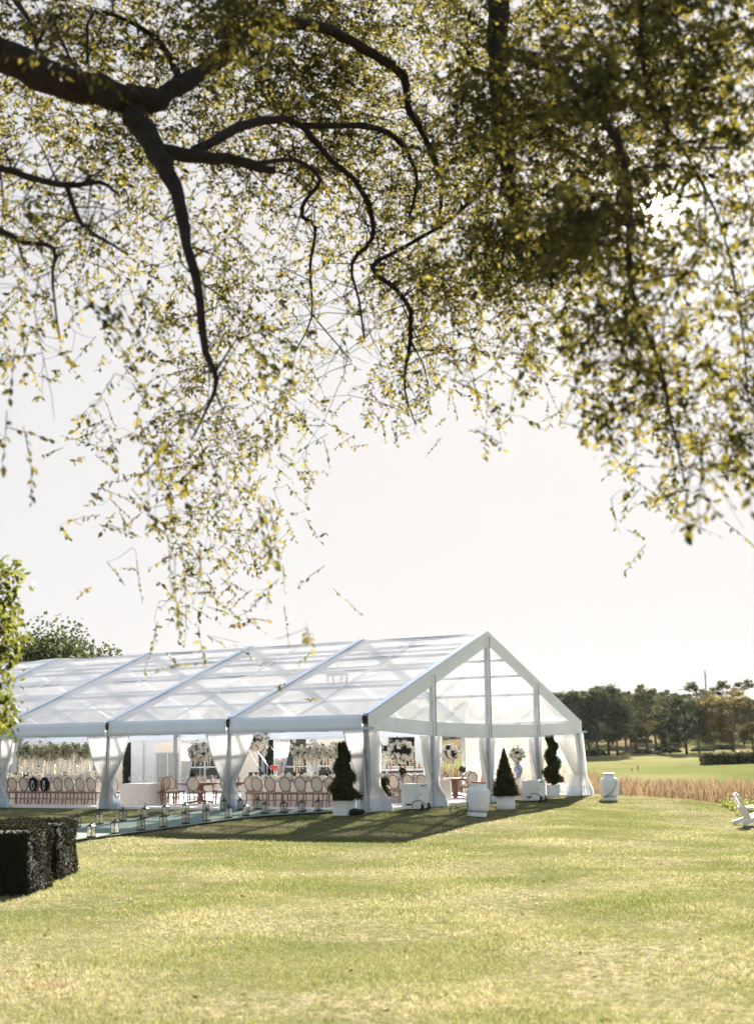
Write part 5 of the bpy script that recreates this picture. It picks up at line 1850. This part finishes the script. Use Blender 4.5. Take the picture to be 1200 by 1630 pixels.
# ------------------------------------------------------------------ garden chair at the right edge
g = on_ground(1181, 1314)
ad = thing('garden_chair', 'white slatted wooden garden chair at the right edge of the lawn', 'garden chair', (g[0] + .42, g[1] + .1, g[2]), R(-72))
# faces +Y of its own frame, low reclined seat
for i in (-1, 1):
    MB().bar((i * .27, -0.62, 0.06), (i * .27, 0.42, 0.36), 0.035, 0.13, (0, -.3, 1)).build('rear_leg', M['white_paint'], ad)
    MB().box((i * .30, 0.40, 0.27), (0.035, 0.10, 0.54)).build('front_leg', M['white_paint'], ad)
    MB().box((i * .34, 0.08, 0.56), (0.14, 0.78, 0.028)).build('armrest', M['white_paint'], ad)
for k in range(6):
    y_ = -0.22 + k * .115
    MB().bar((-0.29, y_, 0.235 + (y_ + .22) * .27), (0.29, y_, 0.235 + (y_ + .22) * .27), 0.09, 0.022, (0, -.27, 1)).build('seat_slat', M['white_paint'], ad)
for k in range(5):
    x_ = (k - 2) * .112
    top_ = 1.0 - 0.045 * (k - 2) ** 2
    a_ = Vector((x_ * .8, -0.24, 0.20)); b_ = Vector((x_ * 1.12, -0.62, 0.20 + (top_ - .2)))
    MB().bar(a_, b_, 0.10, 0.024, (0, 1, .45)).build('back_slat', M['white_paint'], ad)
MB().bar((-0.36, -0.40, 0.54), (0.36, -0.40, 0.54), 0.05, 0.06).build('back_rail', M['white_paint'], ad)

# ------------------------------------------------------------------ small leafy tree at the left edge
random.seed(12)
sm = thing('young_tree', 'bright yellow green leaves of a small tree at the left edge', 'tree', (-5.6, 15.5, Gz(-5.6, 15.5)))
base = np.array([-5.6, 15.5, Gz(-5.6, 15.5)])
mb = MB()
mb.tube([(0, 0, -.2), (0.05, 0, 1.2), (0.1, 0.05, 2.6), (0.1, 0, 4.6)], [0.12, 0.10, 0.08, 0.03], 8)
LP, LD = [], []
cl_list = [(12, 910, 24, 34), (6, 960, 24, 40), (14, 1005, 24, 36), (6, 1050, 20, 36), (-6, 1085, 12, 26), (0, 1120, 22, 26), (10, 1138, 22, 30), (-40, 950, 40, 60), (-60, 1050, 50, 70), (-50, 1130, 50, 50), (4, 930, 22, 30), (4, 990, 22, 30), (0, 1155, 20, 16)]
for (cx_, cy_, rx_, ry_) in cl_list:
    dd = 15.2 + random.gauss(0, .35)
    c = at(cx_, cy_, dd)
    r0 = c - base
    zb = max(0.8, r0[2] - .5)
    mb.tube([(0.08, 0, zb), (r0[0] * .5, r0[1] * .5, (zb + r0[2]) / 2 + .1), tuple(r0)], [0.03, 0.018, 0.006], 5)
    n_ = int(rx_ * ry_ * 0.085)
    off = rng.normal(size=(n_, 3)) * np.array([rx_ / F_PX * dd * .55, .28, ry_ / F_PX * dd * .55])
    LP.append(r0 + off); LD.append(rng.normal(size=(n_, 3)) * .7 + np.array([.2, -.1, -.5]))
mb.build('trunk', M['bark'], sm)
LP = np.concatenate(LP); LD = np.concatenate(LD)
V_, F_ = leaf_cards(LP, LD, rng.normal(size=LP.shape), 0.075 + .04 * rng.random(len(LP)), 0.05 + .02 * rng.random(len(LP)))
link('crown', np_mesh('crown', V_, F_, M['young_leaf']), sm)['kind'] = 'stuff'

# ------------------------------------------------------------------ the big overhanging tree
random.seed(31)
TB = np.array([-6.6, 12.0, Gz(-6.6, 12.0)])
oak = thing('overhanging_tree', 'large old tree whose dark limbs and leaves hang over the lawn', 'tree', TB)


def L(p):
    return tuple(np.asarray(p) - TB)


fork = at(-330, -40, 12.2)
mb = MB()
mb.tube([(0, 0, -.4), (0.05, 0, 0.6), (0.2, 0, 3.0), (0.5, 0.05, 6.0), L(fork + np.array([0.0, 0, -.3])), L(at(-420, -420, 12.4))], [0.62, 0.48, 0.42, 0.38, 0.33, 0.22], 14, wob=.06)
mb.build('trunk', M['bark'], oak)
limbs = {
    'main': [(-330, -40, 12.2, 74), (-150, 22, 12.6, 70), (0, 86, 13.0, 62), (60, 112, 13.1, 60), (120, 136, 13.2, 56), (180, 150, 13.3, 52), (225, 160, 13.4, 48), (262, 158, 13.5, 36)],
    'arch': [(250, 160, 13.5, 36), (290, 136, 13.8, 32), (340, 100, 14.2, 28), (385, 58, 14.6, 24), (410, 41, 14.9, 21), (450, 38, 15.2, 20), (510, 43, 15.6, 19), (560, 66, 16.0, 18), (610, 96, 16.3, 17), (643, 122, 16.5, 15), (650, 170, 16.6, 12), (668, 205, 16.7, 11), (690, 250, 16.8, 10), (702, 305, 16.8, 8), (696, 360, 16.8, 5)],
    'down': [(216, 165, 13.4, 42), (232, 212, 13.2, 40), (262, 262, 13.0, 34), (284, 310, 12.8, 24), (298, 390, 12.5, 18), (314, 445, 12.3, 16), (320, 500, 12.1, 15), (328, 560, 11.9, 12), (346, 606, 11.7, 9), (330, 650, 11.6, 5), (305, 700, 11.5, 3)],
    'stub': [(262, 245, 13.1, 26), (310, 250, 13.3, 24), (360, 254, 13.6, 20), (400, 262, 13.9, 18), (436, 272, 14.1, 12)],
    'fork': [(305, 247, 13.3, 20), (345, 221, 13.8, 18), (400, 196, 14.4, 16), (450, 190, 15.0, 13), (485, 205, 15.3, 11), (525, 252, 15.6, 10), (562, 284, 15.8, 9), (588, 330, 16, 9), (592, 380, 16, 8), (560, 420, 16, 6), (572, 480, 16, 4), (580, 540, 16, 3)],
    'shoulder': [(485, 200, 15.3, 11), (570, 200, 15.9, 11), (618, 212, 16.2, 10), (648, 242, 16.4, 9), (664, 290, 16.5, 6), (650, 350, 16.6, 4)],
    'twig_run': [(400, 262, 14.0, 10), (470, 255, 15.0, 9), (510, 285, 15.5, 8), (486, 320, 16, 8), (482, 345, 16.4, 8), (502, 362, 16.6, 7), (494, 420, 16.8, 5), (496, 505, 17, 3.5), (470, 560, 17, 2)],
    'twig_run2': [(496, 500, 17, 3), (530, 540, 17.2, 2.5), (560, 575, 17.3, 1.5)],
    'lefta': [(-60, 255, 11.4, 14), (0, 267, 11.5, 13), (60, 286, 11.6, 12), (110, 296, 11.7, 11), (160, 290, 11.8, 8), (190, 310, 11.8, 4)],
    'leftb': [(108, 298, 11.7, 10), (124, 345, 11.6, 9), (150, 372, 11.5, 7), (205, 405, 11.4, 4)],
    'leftc': [(-60, 340, 10.9, 12), (0, 366, 11.0, 11), (40, 386, 11.1, 10), (86, 396, 11.2, 8), (84, 450, 11.2, 5), (96, 540, 11.2, 2.5)],
    'right_trunk': [(-420, -420, 12.4, 60), (150, -560, 13.6, 56), (600, -430, 14.0, 48), (760, -240, 14.0, 42), (786, -60, 14.0, 38), (792, 60, 14.0, 36), (795, 160, 14.0, 32), (800, 240, 14.0, 26), (818, 318, 14.0, 18), (833, 368, 14.0, 13), (829, 408, 14.0, 10), (856, 420, 14, 8), (900, 428, 14, 5)],
    'right_down': [(800, 235, 14.6, 14), (775, 290, 15.2, 8), (715, 350, 16.4, 6), (640, 395, 16.6, 7), (592, 425, 16.0, 9), (632, 462, 16.2, 9), (654, 498, 16.3, 9), (650, 560, 16.4, 7), (644, 620, 16.5, 4), (662, 676, 16.5, 2.5)],
    'right_out': [(792, 80, 14.0, 22), (880, 110, 12.6, 18), (960, 190, 11.6, 14), (1000, 290, 11.0, 12), (1000, 400, 10.6, 12), (1010, 480, 10.4, 9), (1050, 580, 10.3, 6), (1070, 680, 10.2, 4), (1090, 770, 10.2, 2)],
    'right_top': [(760, -240, 14.0, 26), (900, -150, 12.5, 20), (1010, -20, 11.4, 13), (1021, 90, 11.2, 9), (1040, 170, 11, 7), (1100, 260, 10.8, 5), (1150, 370, 10.6, 4), (1180, 520, 10.4, 3), (1190, 640, 10.4, 2)],
    'left_up': [(-150, 22, 12.6, 30), (-40, -60, 12.2, 20), (45, 30, 11.8, 8), (58, 75, 11.8, 6), (80, 30, 12, 5), (110, 90, 12, 6), (130, 128, 12.4, 5)],
    'mid_up': [(290, 136, 13.8, 16), (250, 60, 14.2, 9), (150, 20, 13.6, 7), (140, 100, 13, 5)],
}
branch_pts = []
branch_rad = []
for nm, pl in limbs.items():
    P3 = [at(a, b, d) for a, b, d, w in pl]
    R3 = [max(0.006, w / 2 / F_PX * d) for a, b, d, w in pl]
    # smooth the line
    Q, RR = [], []
    for i in range(len(P3) - 1):
        a, b, c, d = P3[max(i - 1, 0)], P3[i], P3[i + 1], P3[min(i + 2, len(P3) - 1)]
        for k in range(3):
            t_ = k / 3
            Q.append(0.5 * ((2 * b) + (c - a) * t_ + (2 * a - 5 * b + 4 * c - d) * t_ ** 2 + (3 * b - a - 3 * c + d) * t_ ** 3) + rng.normal(size=3) * R3[i] * .12)
            RR.append((R3[i] + (R3[i + 1] - R3[i]) * t_) * (1 + .08 * (random.random() - .5)))
    Q.append(P3[-1]); RR.append(R3[-1])
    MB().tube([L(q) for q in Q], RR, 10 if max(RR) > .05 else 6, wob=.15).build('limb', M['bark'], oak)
    for q, r_ in zip(Q, RR):
        if r_ < 0.13:
            branch_pts.append(q); branch_rad.append(r_)
branch_pts = np.array(branch_pts)

# how thick the leaves hang, per 100 x 100 px of the photograph (share of sky they hide)
COV = np.array([
    [.54, .60, .64, .72, .72, .72, .66, .58, .66, .74, .74, .66],
    [.46, .50, .54, .68, .72, .66, .54, .74, .82, .84, .80, .58],
    [.50, .56, .52, .42, .56, .66, .58, .82, .89, .87, .68, .58],
    [.36, .40, .34, .26, .26, .34, .64, .85, .86, .85, .56, .56],
    [.30, .32, .28, .34, .30, .24, .60, .68, .66, .84, .72, .22],
    [.20, .14, .16, .38, .24, .10, .50, .52, .32, .66, .62, .20],
    [.03, .05, .26, .44, .22, .01, .24, .16, .00, .30, .46, .46],
    [.00, .07, .28, .32, .11, .00, .00, .00, .00, .00, .20, .26],
    [.00, .02, .18, .26, .07, .00, .00, .00, .00, .00, .00, .00],
    [.00, .00, .07, .15, .06, .00, .00, .00, .00, .00, .00, .00],
    [.00, .00, .00, .02, .01, .00, .00, .00, .00, .00, .00, .00]])
DEP = np.array([13.0, 13.3, 13.6, 13.9, 15.0, 16.0, 15.8, 14.6, 13.4, 12.0, 10.8, 10.4])
tw_p, tw_d, tw_l, tw_s = [], [], [], []
stem_a, stem_b = [], []
sec = MB()
LEAF_A = 0.00118
for j in range(COV.shape[0]):
    for i in range(-2, 14):                     # the crown goes on beyond both sides of the picture
        cov = COV[j, min(11, max(0, i))] * (1 if 0 <= i < 12 else .8)
        dep = DEP[min(11, max(0, i))]
        if cov < 0.005:
            continue
        for sj in range(2):
            for si in range(2):
                cx_ = i * 100 + 25 + si * 50 + random.uniform(-22, 22); cy_ = j * 100 + 5 + sj * 50 + random.uniform(-22, 22)
                c_loc = min(.975, cov * random.uniform(.45, 1.35))
                dd = dep + (abs(random.gauss(0, 1.9)) + 0.25 if (i < 7 and random.random() < .85) else random.gauss(0, 1.9))
                dd = max(7.5, dd)
                m_px = dd / F_PX
                area = (50 * m_px) ** 2
                nl_ = -math.log(1 - c_loc) * area / (LEAF_A * (0.7 + .3 * dd / 13) * .55)
                nt = max(1, int(round(nl_ / 9 * 1.9)))
                c = at(cx_, cy_, dd)
                # a thin branch carries each cluster
                sc_ = ((branch_pts - c) ** 2).sum(1) + 0.6 * np.maximum(0, c[2] - branch_pts[:, 2]) ** 2
                k = np.argsort(sc_)[min(len(sc_) - 1, int(abs(random.gauss(0, 9))))]
                b0 = branch_pts[k]
                ln_ = np.linalg.norm(c - b0)
                if ln_ < 1.7 and random.random() < .7:
                    w_ = .13 * ln_
                    m1 = b0 + (c - b0) * .3 + np.array([random.gauss(0, w_), random.gauss(0, w_), random.uniform(.0, .22) * ln_])
                    m2 = b0 + (c - b0) * .65 + np.array([random.gauss(0, w_), random.gauss(0, w_), random.uniform(-.05, .2) * ln_])
                    qq = [b0 * (1 - t_) ** 3 + 3 * m1 * t_ * (1 - t_) ** 2 + 3 * m2 * t_ * t_ * (1 - t_) + c * t_ ** 3 + rng.normal(size=3) * .012 for t_ in np.linspace(0, 1, 8)]
                    sec.tube([L(q_) for q_ in qq], list(np.linspace(0.0035 + .0018 * ln_, 0.0015, 8)), 4, cap=False)
                sg = 34 * m_px
                for t_ in range(nt):
                    p_ = c + np.array([random.gauss(0, sg), random.gauss(0, sg * 1.5), random.gauss(0, sg)])
                    stem_a.append(c if random.random() < .5 or t_ == 0 else tw_p[-1]); stem_b.append(p_)
                    d_ = np.array([random.gauss(0, .75), random.gauss(0, .75), -random.uniform(-.15, 1.1)])
                    if cy_ < 250: d_[2] += random.uniform(0, .9)
                    tw_p.append(p_); tw_d.append(d_); tw_l.append(random.uniform(.18, .45)); tw_s.append(dd)
tw_p = np.array(tw_p); tw_d = unit(np.array(tw_d)); tw_l = np.array(tw_l)
# side shoots along the limbs
for q, r_ in zip(branch_pts, branch_rad):
    for _ in range(2 if r_ < .05 else 1):
        if random.random() < .75:
            d_ = unit(rng.normal(size=3) + np.array([0, 0, .25])); ln_ = random.uniform(.25, .8)
            e_ = q + d_ * ln_ + np.array([0, 0, -.25 * ln_ * ln_])
            m_ = q + d_ * ln_ * .5 + rng.normal(size=3) * .04
            r0 = min(r_ * .45, .012)
            sec.tube([L(q), L(m_), L(e_)], [r0, r0 * .6, .0015], 4, cap=False)
            stem_a.append(m_); stem_b.append(m_ + rng.normal(size=3) * .16 - np.array([0, 0, .08]))
sec.build('branchlets', M['bark'], oak)['kind'] = 'stuff'
sa, sb = np.array(stem_a), np.array(stem_b)
k = np.linalg.norm(sa - sb, axis=1) < .42
sa, sb = sa[k], sb[k]
sm_ = (sa + sb) / 2 + rng.normal(size=sa.shape) * .03
dd_ = unit(sb - sa + 1e-6); s1_ = unit(np.cross(dd_, np.array([.31, .22, .93]))); s2_ = np.cross(s1_, dd_)
ring = []
for q, r_ in ((sa, .0026), (sm_, .0022), (sb, .0018)):
    for k in range(3):
        ring.append(q + s1_ * r_ * math.cos(2.094 * k) + s2_ * r_ * math.sin(2.094 * k))
fq = [[r0 + k, r0 + (k + 1) % 3, r0 + 3 + (k + 1) % 3, r0 + 3 + k] for r0 in (0, 3) for k in range(3)]
link('stems', np_mesh('stems', np.stack(ring, 1).reshape(-1, 3) - TB, (np.array(fq)[None] + np.arange(len(sa))[:, None, None] * 9).reshape(-1, 4), M['bark']), oak)['kind'] = 'stuff'
# fringe: loose hanging sprays below the crown's edge
fr_px = [(a, b - 55, d, int(n_ * .7)) for a, b, d, n_ in [(430, 690, 12.8, 26), (240, 760, 11.4, 60), (290, 830, 11.3, 90), (390, 900, 11.3, 70), (395, 790, 12.5, 50), (310, 960, 11.2, 60), (655, 655, 16.3, 70), (720, 640, 16.0, 60), (690, 600, 16.2, 60), (960, 690, 10.8, 60), (1030, 720, 10.4, 60), (1110, 770, 10.2, 60), (1160, 700, 10.2, 60), (20, 640, 11, 40), (20, 760, 11, 30), (1180, 450, 10.3, 40), (1140, 415, 10.4, 20)]]
ep, ed, el_ = [], [], []
for a, b, d, n_ in fr_px:
    for _ in range(max(3, n_ // 9)):
        q = at(a + random.gauss(0, 26), b - 25 + random.gauss(0, 28), d + random.gauss(0, .5))
        ep.append(q); ed.append((random.gauss(0, .22), random.gauss(0, .22), -1)); el_.append(random.uniform(.3, .6))
tw_p = np.concatenate([tw_p, np.array(ep)]); tw_d = unit(np.concatenate([tw_d, np.array(ed)])); tw_l = np.concatenate([tw_l, np.array(el_)])
nt = len(tw_p)
# twigs as thin three-sided stems that droop
bend = np.stack([rng.normal(size=nt) * .08, rng.normal(size=nt) * .08, -.12 * np.ones(nt)], 1) * tw_l[:, None]
q0, q1, q2 = tw_p, tw_p + tw_d * tw_l[:, None] * .5 + bend * .25, tw_p + tw_d * tw_l[:, None] + bend
sd = unit(np.cross(tw_d, np.array([.3, .2, 1.0]))); ud = np.cross(sd, tw_d)
ring = []
for q, r_ in ((q0, .0045), (q1, .003), (q2, .0012)):
    for k in range(3):
        ring.append(q + sd * r_ * math.cos(2.094 * k) + ud * r_ * math.sin(2.094 * k))
TV = np.stack(ring, 1).reshape(-1, 3) - TB
fq = []
for r0 in (0, 3):
    for k in range(3):
        fq.append([r0 + k, r0 + (k + 1) % 3, r0 + 3 + (k + 1) % 3, r0 + 3 + k])
TF = (np.array(fq)[None] + np.arange(nt)[:, None, None] * 9).reshape(-1, 4)
link('twigs', np_mesh('twigs', TV, TF, M['bark']), oak)['kind'] = 'stuff'
# leaves along the twigs
K = 9
f = (np.arange(K)[None] + rng.random((nt, K))) / K
f = 0.08 + 0.92 * f
P = q0[:, None] * (1 - f[..., None]) ** 2 + 2 * ((q1 * 2 - (q0 + q2) / 2)[:, None]) * (f * (1 - f))[..., None] + q2[:, None] * (f ** 2)[..., None]
side = np.where((np.arange(K) % 2)[None] == 0, 1, -1) * np.ones((nt, 1))
D = tw_d[:, None] * .55 + sd[:, None] * side[..., None] * .7 + rng.normal(size=(nt, K, 3)) * .35 + np.array([0, 0, -.35])
N = ud[:, None] + rng.normal(size=(nt, K, 3)) * .8
P = P.reshape(-1, 3); D = D.reshape(-1, 3); N = N.reshape(-1, 3)
# a gap where the sun shines through
pxs, pys, _z = project(P) if P.ndim == 1 else (None, None, None)
dv = P - EYE
dn = unit(dv)
ang = np.arccos(np.clip(dn @ SUN, -1, 1))
keep = rng.random(len(P)) > 0.52 * np.exp(-(ang / 0.0075) ** 4) + 0.22 * np.exp(-(ang / 0.014) ** 2) + 0.30 * np.exp(-(ang / 0.055) ** 2)
P, D, N = P[keep], D[keep], N[keep]
size = 0.040 + .040 * rng.random(len(P))
big = rng.random(len(P)) < .06
size[big] *= 1.35
size *= np.where((P - EYE)[:, 1] < 12.2, 1.22, 1.0)
V_, F_ = leaf_cards(P - TB, D, N, size, size * (.44 + .16 * rng.random(len(P))))
# the leaves nearest the eye are single leaves, the rest one mass
z = dv[keep] @ CF
xx = CX + F_PX * (dv[keep] @ CR) / z; yy = CY - F_PX * (dv[keep] @ CU) / z
score = np.where((xx > 5) & (xx < 1195) & (yy > 5), size / z, 0)
idx = np.argsort(-score)[:300]
mask = np.ones(len(P), bool); mask[idx] = False
V6 = V_.reshape(-1, 6, 3)
rest = V6[mask].reshape(-1, 3)
Fr = (np.array([[0, 1, 2], [1, 3, 4], [1, 4, 2], [3, 5, 4]])[None] + np.arange(mask.sum())[:, None, None] * 6).reshape(-1, 3)
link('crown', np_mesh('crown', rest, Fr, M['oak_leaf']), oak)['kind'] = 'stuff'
F4 = np.array([[0, 1, 2], [1, 3, 4], [1, 4, 2], [3, 5, 4]])
for k in idx:
    v0 = V6[k]
    o = link('leaf', np_mesh('leaf', v0 - v0[0], F4, M['oak_leaf']), oak)
    o.location = tuple(v0[0])
print('LEAVES', len(P), 'TWIGS', nt)

# ------------------------------------------------------------------ thin summer haze over the whole place
b_ = MB().box((0, 330, 13), (1100, 720, 40))
hm = bpy.data.materials.new('haze'); hm.use_nodes = True
hn = hm.node_tree.nodes; hn.clear()
pv = hn.new('ShaderNodeVolumePrincipled'); ho = hn.new('ShaderNodeOutputMaterial')
pv.inputs['Color'].default_value = (0.86, 0.92, 1.0, 1)
pv.inputs['Density'].default_value = 0.000016
pv.inputs['Anisotropy'].default_value = 0.5
hm.node_tree.links.new(pv.outputs[0], ho.inputs['Volume'])
tag(b_.build('haze', hm), kind='stuff')
